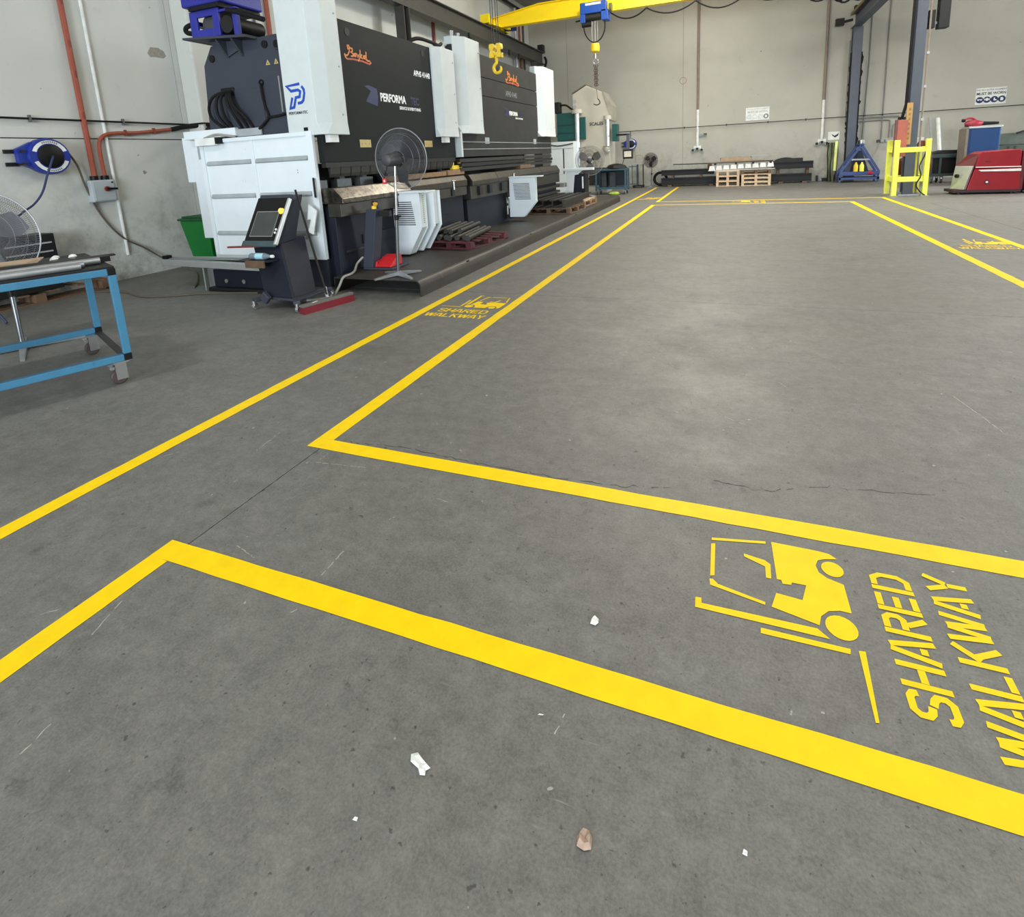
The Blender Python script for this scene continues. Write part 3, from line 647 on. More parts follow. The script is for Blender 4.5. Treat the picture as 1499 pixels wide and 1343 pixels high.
# ================================================================== PEDESTAL FANS
def fan(loc, hub, ax, R, label, foot=.31, wr=.0016, tag_red=False, wire=CAGE, nr=130, blade=mat('fan_blade_grey', (52, 53, 56), 0.5), pole=CHROME):
    """hub centre, ax = direction the fan blows; motor on the other side"""
    t = thing('pedestal_fan', label, 'fan', loc, 'pedestal fans'); Hc = Vector(hub); ax = Vector(ax).normalized()
    u = Vector((0, 0, 1)).cross(ax).normalized(); v = ax.cross(u)
    P = lambda r, a, d: Hc+(u*math.cos(a)+v*math.sin(a))*r+ax*d
    for nm, sg in (('front_guard', 1), ('rear_guard', -1)):
        b = MB(); prof = [(.10*R/.36, .075), (.22*R/.36, .072), (.30*R/.36, .055), (R, .0)]
        for i in range(nr):
            a = 2*PI*i/nr
            b.tube([P(r, a+.15*(R-r), sg*d) for r, d in prof], wr, 3, caps=False)
        for r, d in prof[:3]: b.ring(Hc+ax*sg*d, ax, r, wr*1.25, 40, 3)
        b.build(nm, wire, t)
    MB().ring(Hc, ax, R, .0065, 48, 6).build('rim', mat('fan_rim', (150, 152, 156), 0.4, 0.4), t, smooth=True)
    MB().lathe(Hc+ax*.078, ax, [(.05, 0), (.05, .006), (.03, .012)], 20).build('badge', FANG, t, smooth=True)
    MB().lathe(Hc-ax*.31, ax, [(.040, 0), (.062, .015), (.072, .06), (.078, .22), (.05, .25), (.03, .33)], 22).build('motor', FANG, t, smooth=True)
    for k in range(3):
        b = MB(); a0 = k*2*PI/3+.5; rows = []
        for r in (.045, .12, .21, .29):
            r *= R/.36; wv = (.30, .55, .50, .28)[len(rows)]
            rows.append([b.b.verts.new(P(r, a0-wv, -.028)), b.b.verts.new(P(r, a0, .0)), b.b.verts.new(P(r, a0+wv, .03))])
        for r0, r1 in zip(rows, rows[1:]):
            for j in (0, 1): b.b.faces.new((r0[j], r0[j+1], r1[j+1], r1[j]))
        b.build('blade', blade, t, smooth=True)
    B = Vector(loc); neck = Hc-ax*.13-Vector((0, 0, .07))
    top = Vector((neck.x, neck.y, neck.z)); mid = B+(top-B)*.55
    MB().tube([B+Vector((0, 0, .04)), mid], .021, 12).build('lower_pole', mat('fan_pole_grey', (120, 124, 128), 0.3, 0.8), t, smooth=True)
    MB().tube([mid, top, Hc-ax*.13-Vector((0, 0, .05))], .014, 12).build('upper_pole', pole, t, smooth=True)
    MB().cyl(mid-Vector((0, 0, .04)), mid+Vector((0, 0, .02)), .028).build('collar', BLACK, t, smooth=True)
    MB().bar(mid, mid+Vector((.06, 0, .0)), .02, .02).build('clamp_knob', BLACK, t)
    for k in range(4):
        a = (k+.5)*PI/2+.30; d = Vector((math.cos(a), math.sin(a), 0))
        b = MB(); n = d.cross(Vector((0, 0, 1))); e = B+d*foot
        b.hexa([B-n*.028+Vector((0, 0, .012)), e-n*.016+Vector((0, 0, .0)), e+n*.016, B+n*.028+Vector((0, 0, .012))], [B-n*.028+Vector((0, 0, .06)), e-n*.016+Vector((0, 0, .018)), e+n*.016+Vector((0, 0, .018)), B+n*.028+Vector((0, 0, .06))])
        b.build('foot', GALV, t)
    if tag_red:
        q = Hc+Vector((-.11, -.2, -.24)); MB().box(q.x-.028, q.x+.028, q.y-.004, q.y+.004, q.z-.032, q.z+.032).build('red_switch_tag', REDB, t)
        MB().box(q.x-.012, q.x+.012, q.y-.006, q.y-.003, q.z-.012, q.z+.014).build('tag_mark', mat('tag_pink', (240, 190, 185), .5), t)
        MB().tube([q+Vector((0, 0, .03)), q+Vector((.05, .02, .2))], .004, 5).build('cord', BLACK, t)
    return t
fan((-6.08, 2.80, 0), (-6.08, 2.74, 1.05), (.55, -.83, .05), .395, 'large pedestal fan cut off at the left edge behind the blue table', foot=.46, pole=mat('fan_pole_dark', (50, 52, 54), .4, .6), blade=mat('fan_blade_mid', (104, 106, 110), .5), wire=mat('fan_cage_mid', (128, 130, 134), .45, .4))
fan((-3.70, 5.43, .191), (-3.60, 5.55, 1.555), (.0, 1, .03), .345, 'pedestal fan with a red tag standing on the black steel platform', tag_red=True)

# ================================================================== STEEL PLATFORM along the presses
t = thing('step_platform', 'long dark folded steel platform with a rounded lip along the presses', 'platform', (-3.9, 11.2, 0))
prof = [(-4.50, .190), (-3.36, .190)]
for i in range(7):
    a = PI/2*i/6; prof.append((-3.36+.075*math.sin(a), .115+.075*math.cos(a)))
prof += [(-3.285, .0), (-3.297, .0)]
for i in range(7):
    a = PI/2*(6-i)/6; prof.append((-3.36+.063*math.sin(a), .115+.063*math.cos(a)))
prof += [(-4.488, .178), (-4.488, 0), (-4.50, 0)]
for y0, y1 in ((5.24, 11.0), (11.004, 17.05)): MB().prism(prof, 'xz', y0, y1).build('folded_plate', PLATE, t)
for y in (6.5, 9, 12, 15): MB().box(-4.48, -3.30, y-.03, y+.03, 0, .177).build('rib', BSTEEL, t)

# ================================================================== PRESS BRAKES
def cyl_cover(p, y0, y1, z0, z1, x0, x1, ch=.10, name='cylinder_cover'):
    """white box cover: chamfered near vertical edge and sloped underside"""
    b = MB(); f = x1; zs = z0+.14
    rings = []
    for z, k, out in ((z0, .25, .012), (zs, 1.0, 0), (z1, 1.0, 0)):
        rings.append([b.b.verts.new((q[0], q[1], z)) for q in ((x0, y0), (f-ch*k, y0), (f+out, y0+ch*1.6*k), (f+out, y1), (x0, y1))])
    for a, c in zip(rings, rings[1:]):
        for k in range(5): b.b.faces.new((a[k], a[(k+1) % 5], c[(k+1) % 5], c[k]))
    b.b.faces.new(rings[0][::-1]); b.b.faces.new(rings[-1])
    o = b.build(name, COVER, p, bevel=.006)
    for y, z in ((y1-.08, zs+.10), (y1-.06, (z0+z1)/2), (y1-.06, z1-.2)):
        MB().cyl((f-.002, y, z), (f+.006, y, z), .012, 8).build('bolt', RIB, o)
    return o
def script_logo(p, loc, s):
    U = [(0, .05), (.10, -.02), (.22, .03), (.34, .18), (.38, .34), (.34, .42), (.24, .40), (.26, .28), (.42, .34), (.56, .32), (.56, .22), (.44, .17), (.60, .12), (.58, .03), (.42, .0)]
    mid = [(.66, .12), (.80, .16), (.76, .04), (.66, .05), (.70, .16)], [(.86, .16), (.90, .04), (1.02, .16), (.98, -.08), (.90, -.14)], [(1.10, .36), (1.08, .0)], [(1.22, .18), (1.10, .08), (1.24, .0)], [(1.30, .12), (1.42, .15), (1.40, .03), (1.30, .04), (1.32, .14)], [(1.52, .34), (1.50, .0), (1.62, -.04)]
    und = [(0, .05), (.04, -.08), (.16, -.14), (.6, -.10), (1.2, -.10), (1.7, -.16), (1.82, -.10), (1.72, -.02), (1.60, -.05)]
    sc_ = lambda pl: [(a*s, b*s) for a, b in pl]
    flat(stroke(sc_(und), .075*s), LOGOR, p, 'logo_swash', loc, AX_PX, .002)
    polys = stroke(sc_(U), .07*s)
    for m_ in mid: polys += stroke(sc_(m_), .07*s)
    polys += stroke(sc_(und[:3]), .06*s)+stroke(sc_(und[-4:]), .05*s)
    flat(polys, LOGOO, p, 'script_logo', loc, AX_PX, .003)
def performa(p, loc, k, small=True):
    y, z = loc[1], loc[2]
    flat([[(-.42*k, -.10*k), (-.10*k, -.16*k), (-.06*k, .0), (-.08*k, .13*k), (-.30*k, .17*k), (-.44*k, .15*k), (-.26*k, .08*k)]], LOGOD, p, 'logo_block', loc, AX_PX, .002)
    text('PERFORMA', .19*k, INKW, p, 'maker_lettering', (loc[0]+.002, y, z-.06*k), AX_PX, .006*k, sx=.86)
    text('TEC', .19*k, LOGOD, p, 'maker_lettering', (loc[0]+.002, y+.98*k, z-.06*k), AX_PX, .006*k, sx=.86)
    text('SERVICE IS EVERYTHING', .075*k, INKW, p, 'slogan_lettering', (loc[0]+.002, y+.58*k, z-.17*k), AX_PX, .002*k, sx=.92)
def warn_tri(p, loc, ax, s):
    flat([[(-s, -s*.8), (s, -s*.8), (0, s)]], STICK, p, 'warning_triangle', loc, ax, .001)
    flat([[(-s*.25, -s*.5), (s*.25, -s*.5), (0, s*.35)]], INKK, p, 'warning_mark', loc, ax, .002)
XF = -4.6
# ---- press brake 1 (near)
p1 = thing('press_brake', 'nearer charcoal press brake with white side guard and blue P emblem', 'press brake', (-5.4, 7.2, 0), 'press brakes on the left')
MB().box(-4.62, -4.52, 5.42, 8.86, .0, .90).build('bed_plate', NAVY, p1, bevel=.01)
MB().box(-4.5195, -4.5, 5.9, 8.4, .50, .62).build('bed_rib', NAVY, p1)
MB().box(-4.518, -4.50, 5.55, 6.0, .44, .462).build('edge_strip', RAIL, p1)
MB().box(-5.3, -4.62, 5.5, 8.8, .02, 1.02).build('bed_body', NAVY, p1)
MB().box(-4.62, -4.42, 5.42, 8.84, .90, 1.06).build('table_rail', RAIL, p1, bevel=.008)
for y in (6.1, 6.9, 7.6, 8.3): MB().box(-4.43, -4.40, y-.05, y+.05, .92, 1.04).build('rail_clamp', BSTEEL, p1)
MB().prism([(-4.70, 1.06), (-4.40, 1.06), (-4.40, 1.12), (-4.52, 1.25), (-4.70, 1.25)], 'xz', 5.44, 7.0).build('lower_die', WORN, p1, bevel=.006)
MB().prism([(-4.70, 1.06), (-4.40, 1.06), (-4.40, 1.16), (-4.46, 1.24), (-4.70, 1.24)], 'xz', 7.01, 8.84).build('lower_die', mat('worn_die_brown', (62, 57, 50), .45, .6, var=.3, scale=9), p1, bevel=.006)
# side frames (C shape)
SF = [(-6.42, 0.0), (-4.75, 0.0), (-4.75, .95), (-5.35, 1.0), (-5.35, 1.62), (-4.98, 1.70), (-4.98, 3.10), (-6.20, 3.08), (-6.36, 2.86), (-6.42, 2.2)]
for y in (5.46, 8.80): MB().prism(SF, 'xz', y, y+.06).build('side_frame', FRAME, p1, bevel=.006)
MB().box(-6.40, -5.4, 5.52, 8.8, .02, .5).build('rear_body', NAVY, p1)
MB().box(-6.1, -5.2, 5.55, 8.78, 2.1, 3.0).build('upper_body', FRAME, p1)
ram = MB().box(XF-.09, XF, 5.45, 8.86, 1.56, 3.30).build('ram', RAM, p1, bevel=.006)
MB().box(XF-.07, XF-.005, 5.46, 8.85, 1.50, 1.56).build('punch_holder', BSTEEL, p1)
for i in range(16):
    y = 5.55+.205*i; MB().prism([(XF-.06, 1.50), (XF-.02, 1.50), (XF-.03, 1.42), (XF-.045, 1.38), (XF-.05, 1.42)], 'xz', y, y+.19).build('punch', DSTEEL, p1)
for y in (5.58, 8.55): MB().cyl((XF-.05, y+.55 if y < 6 else y-.58, 3.17), (XF+.004, y+.55 if y < 6 else y-.58, 3.17), .05, 16).build('lifting_hole', BLACK, ram)
script_logo(ram, (XF, 6.03, 2.88), .30)
performa(ram, (XF, 6.72, 2.42), .80)
text('APHS 41440', .115, INKW, ram, 'model_lettering', (XF+.002, 7.66, 2.81), AX_PX, .003, sx=.82)
for y in (6.16, 7.82): 
    MB().box(XF, XF+.003, y, y+.24, 1.74, 1.84).build('warning_sticker', STICK, ram)
    for k in range(3): warn_tri(ram, (XF+.003, y+.045+.075*k, 1.79), AX_PX, .026)
c1 = cyl_cover(p1, 5.38, 5.83, 1.89, 3.50, -5.04, -4.50)
c2 = cyl_cover(p1, 8.20, 8.80, 1.90, 3.32, -4.75, -4.48, .09)
MB().box(-4.62, -4.53, 5.50, 5.66, 1.80, 1.90).build('limit_box', PAPER, c1)
MB().box(-4.62, -4.52, 8.38, 8.52, 1.81, 1.90).build('limit_box', PAPER, c2)
# P emblem on the near cover
PX = lambda q: ((q[0]-330)/22.38*.0099, (890-q[1])/22.38*.0099)
emb = stroke([PX(q) for q in ((790, 245), (340, 275), (480, 410), (715, 395), (785, 440), (745, 575), (615, 585), (520, 830), (385, 850), (495, 575))], .0082*4)
emb += stroke([PX(q) for q in ((845, 310), (910, 400), (915, 500), (860, 670), (795, 725), (660, 738))], .0082*4)
flat(emb, LOGOB, c1, 'emblem', (-4.99, 5.38, 2.20), AX_MY, .002)
text('PERFORMATEC', .045, INKK, c1, 'maker_lettering', (-5.0, 5.378, 2.145), AX_MY, .001, sx=.95)
MB().box(-4.80, -4.74, 5.374, 5.38, 1.945, 1.985).build('cable_plug', BLACK, c1)
# side frame fittings
for (x, z, r) in ((-6.20, 2.93, .045), (-5.31, 3.0, .045), (-5.12, 2.98, .05)): MB().cyl((x, 5.445, z), (x, 5.462, z), r, 16).build('lifting_hole', BLACK, p1)
MB().ring((-5.12, 5.45, 2.98), (0, 1, 0), .055, .012, 18, 6).build('eye_ring', FRAME, p1)
for x in (-5.30, -5.17): warn_tri(p1, (x, 5.46, 2.79), AX_MY, .035)
MB().box(-5.165, -5.145, 5.448, 5.462, 2.2, 2.62).build('bright_strip', GALV, p1)
MB().box(-6.30, -5.45, 5.452, 5.462, 2.06, 2.52).build('access_plate', FRAME, p1, bevel=.003)
MB().tube(smoothpath([(-5.44, 5.45, 2.55), (-5.42, 5.42, 2.50), (-5.42, 5.44, 2.30), (-5.38, 5.44, 2.16), (-5.46, 5.43, 2.08), (-5.54, 5.42, 2.02)]), .016, 8).build('cable', RUBBER, p1, smooth=True)
MB().tube(smoothpath([(-5.40, 5.44, 2.15), (-5.2, 5.44, 2.16), (-5.02, 5.44, 2.19)]), .016, 8).build('cable', RUBBER, p1, smooth=True)
MB().ring((-5.44, 5.452, 2.57), (0, 1, 0), .03, .01, 14, 6).build('cable_gland', RUBBER, p1)
MB().box(-6.12, -5.90, 5.44, 5.462, 2.46, 2.56).build('hose_port', BLACK, p1, bevel=.01)
for i, (x0, x1, sp) in enumerate(((-6.10, -6.12, -.16), (-6.05, -6.06, -.08), (-6.02, -6.0, -.02), (-5.97, -5.85, .05), (-5.95, -5.75, .08), (-5.93, -5.66, .10))):
    MB().tube(smoothpath([(x0, 5.45, 2.51), (x0+sp*.5, 5.36, 2.45), (x0+sp, 5.35, 2.32), ((x0+x1)/2+sp*.9, 5.38, 2.18), (x1, 5.45, 2.05)]), .018, 8).build('hydraulic_hose', RUBBER, p1, smooth=True)
# motor and bracket on the side frame
MB().prism([(-6.45, 3.18), (-5.42, 3.10), (-5.42, 3.07), (-6.45, 3.155)], 'xz', 5.28, 5.95).build('bracket_shelf', FRAME, p1)
for x in (-5.92, -5.68): MB().prism([(5.30, 3.10), (5.46, 3.10), (5.46, 2.90)], 'yz', x-.015, x+.015).build('gusset', FRAME, p1)
MB().prism([(-6.2, 3.13), (-5.7, 3.09), (-5.72, 2.98), (-5.9, 2.92)], 'xz', 5.44, 5.47).build('bracket_web', FRAME, p1)
mf = MB(); X0, X1, Z0, Z1 = -6.30, -5.82, 3.14, 3.46
mf.box(X0, X0+.12, 5.30, 5.33, Z0, Z1).box(X1-.10, X1, 5.30, 5.33, Z0, Z1).box(X0+.12, X1-.10, 5.30, 5.33, Z0, Z0+.10).box(X0+.12, X1-.10, 5.30, 5.33, Z1-.08, Z1)
mf.box(X0, X1, 5.33, 5.9, Z0, Z0+.02).box(-5.60, -5.54, 5.30, 5.36, 3.10, 3.42).box(X1, -5.54, 5.30, 5.36, 3.40, 3.43).box(X0-.12, X0, 5.4, 5.9, 3.33, 3.38)
mf.build('motor_mount', MOTORB, p1, bevel=.005)
MB().cyl((-6.05, 5.36, 3.30), (-6.05, 5.85, 3.30), .11, 20).build('motor', FANG, p1, smooth=True)
MB().cyl((-5.70, 5.30, 3.25), (-5.70, 5.80, 3.25), .10, 20).build('pump', BSTEEL, p1, smooth=True)
MB().box(-6.34, -5.70, 5.24, 5.9, 3.50, 4.05).build('tank_block', MOTORB, p1, bevel=.02)
MB().box(-6.25, -5.75, 5.26, 5.9, 3.455, 3.50).build('tank_gasket', BLACK, p1)
MB().tube([(-5.66, 5.30, 3.40), (-5.50, 5.25, 3.36), (-5.05, 5.22, 3.20)], .03, 10).build('black_pipe', RUBBER, p1, smooth=True)
MB().tube(smoothpath([(-6.28, 5.34, 3.22), (-6.42, 5.34, 3.25), (-6.44, 5.36, 3.32), (-6.3, 5.4, 3.36)]), .03, 8).build('return_hose', RUBBER, p1, smooth=True)
# white side guard (near end)
gd = MB().box(-6.56, -4.69, 5.385, 5.42, .38, 1.94).build('side_guard', WHITE, p1, bevel=.006)
MB().box(-6.56, -6.50, 5.365, 5.385, .38, 1.93).build('guard_frame', WHITE, gd)
MB().box(-4.78, -4.69, 5.365, 5.385, .38, 1.94).build('guard_frame', WHITE, gd)
MB().box(-5.70, -5.64, 5.375, 5.385, .38, 1.92).build('guard_mullion', WHITE, gd)
MB().box(-6.50, -4.78, 5.36, 5.385, 1.89, 1.935).build('guard_frame', WHITE, gd)
MB().box(-6.50, -4.78, 5.365, 5.385, .38, .42).build('guard_frame', WHITE, gd)
for z in (1.60, 1.17, .68): 
    for x0, x1 in ((-6.48, -5.71), (-5.63, -4.80)): MB().prism([(5.385, z), (5.366, z+.012), (5.366, z+.03), (5.385, z+.06)], 'yz', x0, x1).build('guard_rib', RIB, gd)
MB().tube([(-4.74, 5.365, 1.38), (-4.70, 5.32, 1.38), (-4.70, 5.32, 1.16), (-4.74, 5.365, 1.16)], .013, 8).build('handle', BLACK, gd, smooth=True)
for z in (1.46, 1.49): MB().cyl((-4.98, 5.378, z), (-4.98, 5.386, z), .008, 8).build('guard_bolt', RIB, gd)
rg = MB().box(-6.92, -6.56, 5.52, 5.56, .62, 2.02).build('rear_guard', WHITE, p1, bevel=.006)
MB().box(-7.08, -6.92, 5.54, 5.6, 1.40, 2.0).build('guard_flap', WHITE, rg)
MB().box(-6.78, -6.58, 5.51, 5.525, 1.70, 1.92).build('dark_plate', RIB, rg)
MB().box(-6.86, -5.93, 5.40, 5.92, 1.96, 2.065).build('junction_box', WHITE, p1, bevel=.006)
MB().box(-5.928, -5.52, 5.425, 5.445, 1.95, 2.04).build('duct', RIB, p1)
MB().box(-6.55, -6.20, 5.30, 5.36, 1.86, 1.955).build('limit_switch', PAPER, p1, bevel=.006)
MB().box(-6.20, -6.12, 5.31, 5.365, 1.875, 1.955).build('switch_head', BLACK, p1)
MB().tube(smoothpath([(-6.4, 5.33, 1.955), (-6.2, 5.33, 1.99), (-6.05, 5.35, 1.97), (-5.9, 5.37, 1.95)]), .015, 8).build('switch_lead', CARGREY, p1, smooth=True)
MB().cyl((-6.25, 5.6, 2.065), (-6.25, 5.6, 2.14), .05, 14).build('hose_fitting', GALV, p1, smooth=True)
# feet
MB().box(-6.30, -5.45, 5.06, 5.42, .05, .28).build('foot_block', NAVY, p1, bevel=.01)
MB().box(-6.35, -5.0, 5.0, 5.45, 0, .05).build('foot_plate', BSTEEL, p1)
for x in (-6.05, -5.75): MB().cyl((x, 5.05, .14), (x, 5.03, .14), .03, 6).build('levelling_bolt', CHROME, p1)
MB().box(-6.52, -6.31, 5.16, 5.5, .0, .26).build('grout_block', mat('grout_grey', (122, 124, 122), .85), p1)
# backgauge parts seen in the throat
for i, y in enumerate((5.75, 6.25, 6.75, 7.6)):
    bgm = mat('backgauge_grey', (120, 122, 122), .45, .3)
    f = MB().box(-5.12, -5.02, y-.05, y+.05, 1.10, 1.48).build('backgauge_finger', bgm, p1)
    MB().box(-5.10, -4.99, y-.15, y+.15, 1.20, 1.34).build('finger_block', bgm, f)
MB().cyl((-5.2, 5.55, 1.17), (-5.2, 8.78, 1.17), .03, 12).build('backgauge_rod', WORN, p1, smooth=True)
MB().box(-5.45, -5.38, 5.55, 8.78, 1.02, 1.56).build('throat_backing', BSTEEL, p1)

# ---- press brake 2 (far)
p2 = thing('press_brake', 'farther charcoal press brake, longer, with seams across its front panel', 'press brake', (-5.4, 11.7, 0), 'press brakes on the left')
MB().box(-4.62, -4.50, 8.98, 14.4, 0, .80).build('bed_plate', NAVY, p2, bevel=.01)
MB().box(-5.3, -4.62, 9.0, 14.35, .02, 1.0).build('bed_body', NAVY, p2)
for y0, y1, m_ in ((8.96, 11.4, RAIL), (11.41, 14.4, DSTEEL)): MB().box(-4.62, -4.40, y0, y1, .80, 1.04).build('table_rail', m_, p2, bevel=.008)
for y0, y1 in ((9.02, 10.2), (10.22, 11.4), (11.42, 12.9), (12.92, 14.38)): MB().prism([(-4.72, 1.04), (-4.38, 1.04), (-4.38, 1.12), (-4.46, 1.24), (-4.72, 1.24)], 'xz', y0, y1).build('lower_die', 'worn_die_brown' if y0 < 11 else DSTEEL, p2, bevel=.006)
for y in (9.3, 9.75, 10.35, 11.1, 12.2): MB().box(-4.40, -4.35, y-.06, y+.06, .86, 1.02).build('rail_clamp', BSTEEL, p2)
for z in (.42, .56, .70): MB().box(-4.50, -4.38, 11.6, 14.35, z-.03, z+.03).build('bed_step', DSTEEL, p2)
for y in (9.0, 14.3): MB().prism([(-6.4, 0), (-4.75, 0), (-4.75, .95), (-5.35, 1.0), (-5.35, 1.6), (-4.75, 1.66), (-4.75, 3.4), (-6.2, 3.4), (-6.4, 3.1)], 'xz', y, y+.06).build('side_frame', FRAME, p2)
MB().box(-6.2, -5.2, 9.08, 14.28, 2.0, 3.2).build('upper_body', FRAME, p2)
MB().box(-5.45, -5.38, 9.07, 14.28, 1.0, 2.0).build('throat_backing', BSTEEL, p2)  # dark sheet added so the lit wall does not show through
ram2 = MB().box(XF-.09, XF, 8.97, 14.40, 1.56, 2.70).build('ram', RAM2, p2, bevel=.005)
MB().box(XF-.09, XF, 8.97, 14.40, 2.715, 3.05).build('front_panel', RAM2, p2, bevel=.005)
MB().box(XF-.09, XF, 8.97, 14.40, 3.065, 3.48).build('front_panel', RAM2, p2, bevel=.005)
MB().box(XF-.12, XF-.02, 8.98, 14.38, 1.6, 3.46).build('inner_body', BSTEEL, p2)
for z in (1.83, 1.70): MB().box(XF, XF+.003, 9.05, 14.35, z-.006, z+.006).build('scratch_line', RIB, ram2)
for y in (10.15, 13.0): MB().box(XF, XF+.003, y, y+.2, 1.80, 1.92).build('sticker', RIB, ram2)
for z, d in ((1.50, .06), (1.42, .03), (1.34, .05)): MB().box(XF-.10-d, XF+.06-d, 9.0, 14.38, z-.035, z+.03).build('punch_bar', mat('punch_steel', (40, 39, 37), .6, .1, var=.2) if z != 1.42 else BSTEEL, p2)
script_logo(p2, (XF, 11.40, 3.14), .42)
text('APHS 41440', .16, INKG, p2, 'model_lettering', (XF+.002, 11.35, 2.80), AX_PX, .003, sx=.8)
performa(ram2, (XF, 11.50, 2.45), .62)
for y in (11.0, 13.5): MB().cyl((XF, y, 3.3), (XF+.004, y, 3.3), .05, 12).build('lifting_hole', BLACK, p2)
cyl_cover(p2, 9.0, 9.82, 1.97, 3.62, -4.75, -4.46, .14)
cyl_cover(p2, 13.35, 14.38, 1.98, 3.66, -4.75, -4.46, .16)
MB().box(-4.75, -4.50, 8.90, 8.965, 1.56, 2.0).build('cover_edge', COVER, p2)
MB().tube(smoothpath([(-4.7, 7.7, 3.31), (-4.65, 7.95, 3.40), (-4.62, 8.3, 3.40), (-4.65, 8.6, 3.40), (-4.7, 8.8, 3.46)]), .03, 8).build('top_hose', RUBBER, p1, smooth=True)
for y in (9.1, 9.35): MB().cyl((-4.65, y, 3.62), (-4.65, y, 3.72), .035, 10).build('valve_knob', GALV, p2, smooth=True)
# ================================================================== THINGS ON AND AROUND THE PRESSES
def loose(o, label, cat, group=None, kind=None): return tag(o, label, cat, group, kind)
loose(MB().box(-4.78, -4.62, 6.9, 8.5, 1.255, 1.33).build('timber', WOOD, None, bevel=.005), 'long pale timber lying on the die table of the nearer press', 'timber')
loose(MB().box(-4.74, -4.60, 8.52, 9.15, 1.255, 1.345).build('timber', WOOD, None, bevel=.005), 'short pale timber at the joint between the two presses', 'timber')
loose(MB().box(-4.68, -4.55, 11.9, 12.6, 1.245, 1.33).build('timber', WOODD, None, bevel=.005), 'short brown timber block on the farther press table', 'timber')
t = thing('spirit_level', 'yellow tool with round ends standing on the press table between the machines', 'tool', (-4.64, 9.0, 1.345))
MB().box(-4.68, -4.62, 8.75, 9.12, 1.347, 1.42).build('tool_body', HOOKY, t, bevel=.01)
for y in (8.80, 9.06): MB().lathe((-4.65, y, 1.42), (0, 0, 1), [(.03, 0), (.03, .05), (.018, .06), (.012, .09)], 12).build('cap', HOOKY, t, smooth=True)
t = thing('bottle', 'dark blue bottle on the ledge behind the yellow tool', 'bottle', (-4.82, 8.6, 1.255))
MB().lathe((-4.82, 8.62, 1.255), (0, 0, 1), [(.04, 0), (.04, .17), (.015, .22), (.015, .25)], 14).build('bottle_body', mat('bottle_navy', (26, 34, 70), .3), t, smooth=True)
for i, (y, lab) in enumerate(((8.30, 'bright clamp lever on the die rail, nearer of the pair'), (11.05, 'bright clamp lever on the farther press rail'))):
    t = thing('clamp_lever', lab, 'clamp', (-4.36, y, 1.12)); zz = 1.12
    MB().cyl((-4.385, y, zz-.10), (-4.385, y, zz+.05), .016, 10).build('stem', CHROME, t, smooth=True)
    MB().cyl((-4.38, y-.07, zz+.05), (-4.38, y+.03, zz+.05), .014, 10).build('cross_bar', CHROME, t, smooth=True)
def support_arm(p, y, xo, depth=.17, second=None, notch=True):
    P = [(-4.63, 1.09), (-4.08, 1.09), (-4.08, .58), (-4.31, .215), (-4.84, .215), (-4.84, .44), (-4.72, .50), (-4.63, .64)]
    if not notch: P = [(-4.40, 1.09), (-3.83, 1.09), (-3.83, .58), (-4.10, .275), (-4.42, .275)]
    P = [(a+xo, b) for a, b in P]
    t = MB().prism(P, 'xz', y, y+.012).build('support_arm', WHITE, p, bevel=.003)
    xs_ = [q[0] for q in P]; xl, xr = (min(xs_)+.30 if notch else min(xs_)+.10), max(xs_)-.13
    for k in range(12): MB().box(xl+(.006*k if notch else .003*k), xr+(.004*k if notch else .002*k), y-.003, y+.001, .62+.029*(11-k)+.02, .632+.029*(11-k)+.02).build('vent_slot', INKK, t)
    f = P[1][0]
    MB().box(f-.02, f-.008, y+.012, y+depth, .60, 1.085).build('front_strip', COVER, t)
    b = MB()
    for k in range(14): b.box(f-.009, f-.004, y+depth*.55, y+depth*.7, .66+.029*k, .672+.029*k)
    b.build('side_holes', INKG, t)
    MB().hexa([(P[3][0]-.02, y+.012, P[3][1]), (P[3][0]-.008, y+.012, P[3][1]), (P[3][0]-.008, y+depth, P[3][1]), (P[3][0]-.02, y+depth, P[3][1])], [(f-.02, y+.012, .6), (f-.008, y+.012, .6), (f-.008, y+depth, .6), (f-.02, y+depth, .6)]).build('front_strip', COVER, t)
    MB().prism(P, 'xz', y+depth, y+depth+.012).build('side_plate', WHITE, t, bevel=.003)
    if second:
        q2 = [(a+.02, b_) for a, b_ in P]
        MB().prism(q2, 'xz', y+second, y+second+.03).build('side_plate', WHITE, t, bevel=.004)
        MB().prism(q2, 'xz', y+second+.20, y+second+.22).build('side_plate', WHITE, t, bevel=.004)
        MB().box(f-.24, f-.02, y+second+.03, y+second+.2, .60, 1.08).build('inner_channel', COVER, t)
    MB().box(P[0][0]-.04, P[1][0]+.14, y-.03, y+depth+.05, 1.092, 1.115).build('top_flange', WHITE, t, bevel=.004)
    MB().box(P[0][0]-.06, P[0][0]+.05, y+.03, y+.12, .46, .66).build('bracket', ALU, t, bevel=.006)
    MB().box(P[0][0]-.16, P[0][0]-.02, y+.02, y+.14, .90, .98).build('slide_block', BSTEEL, t)
    MB().tube(smoothpath([(P[0][0]-.05, y+.1, .98), (P[0][0]-.1, y+.05, .8), (P[0][0]-.06, y+.05, .6)]), .012, 6).build('cable', RUBBER, t, smooth=True)
    return t
support_arm(p1, 6.66, 0, .17, .34)
a2 = support_arm(p2, 10.75, .02, .10, None, False)
for z0, z1 in ((.32, .50), (.56, .68)): MB().box(-4.66, -4.45, 10.85, 11.0, z0, z1).build('control_box', PAPER, a2, bevel=.006)
MB().bar((-4.43, 10.82, .25), (-4.41, 10.82, .62), .05, .06).build('arm_lever', BSTEEL, a2)
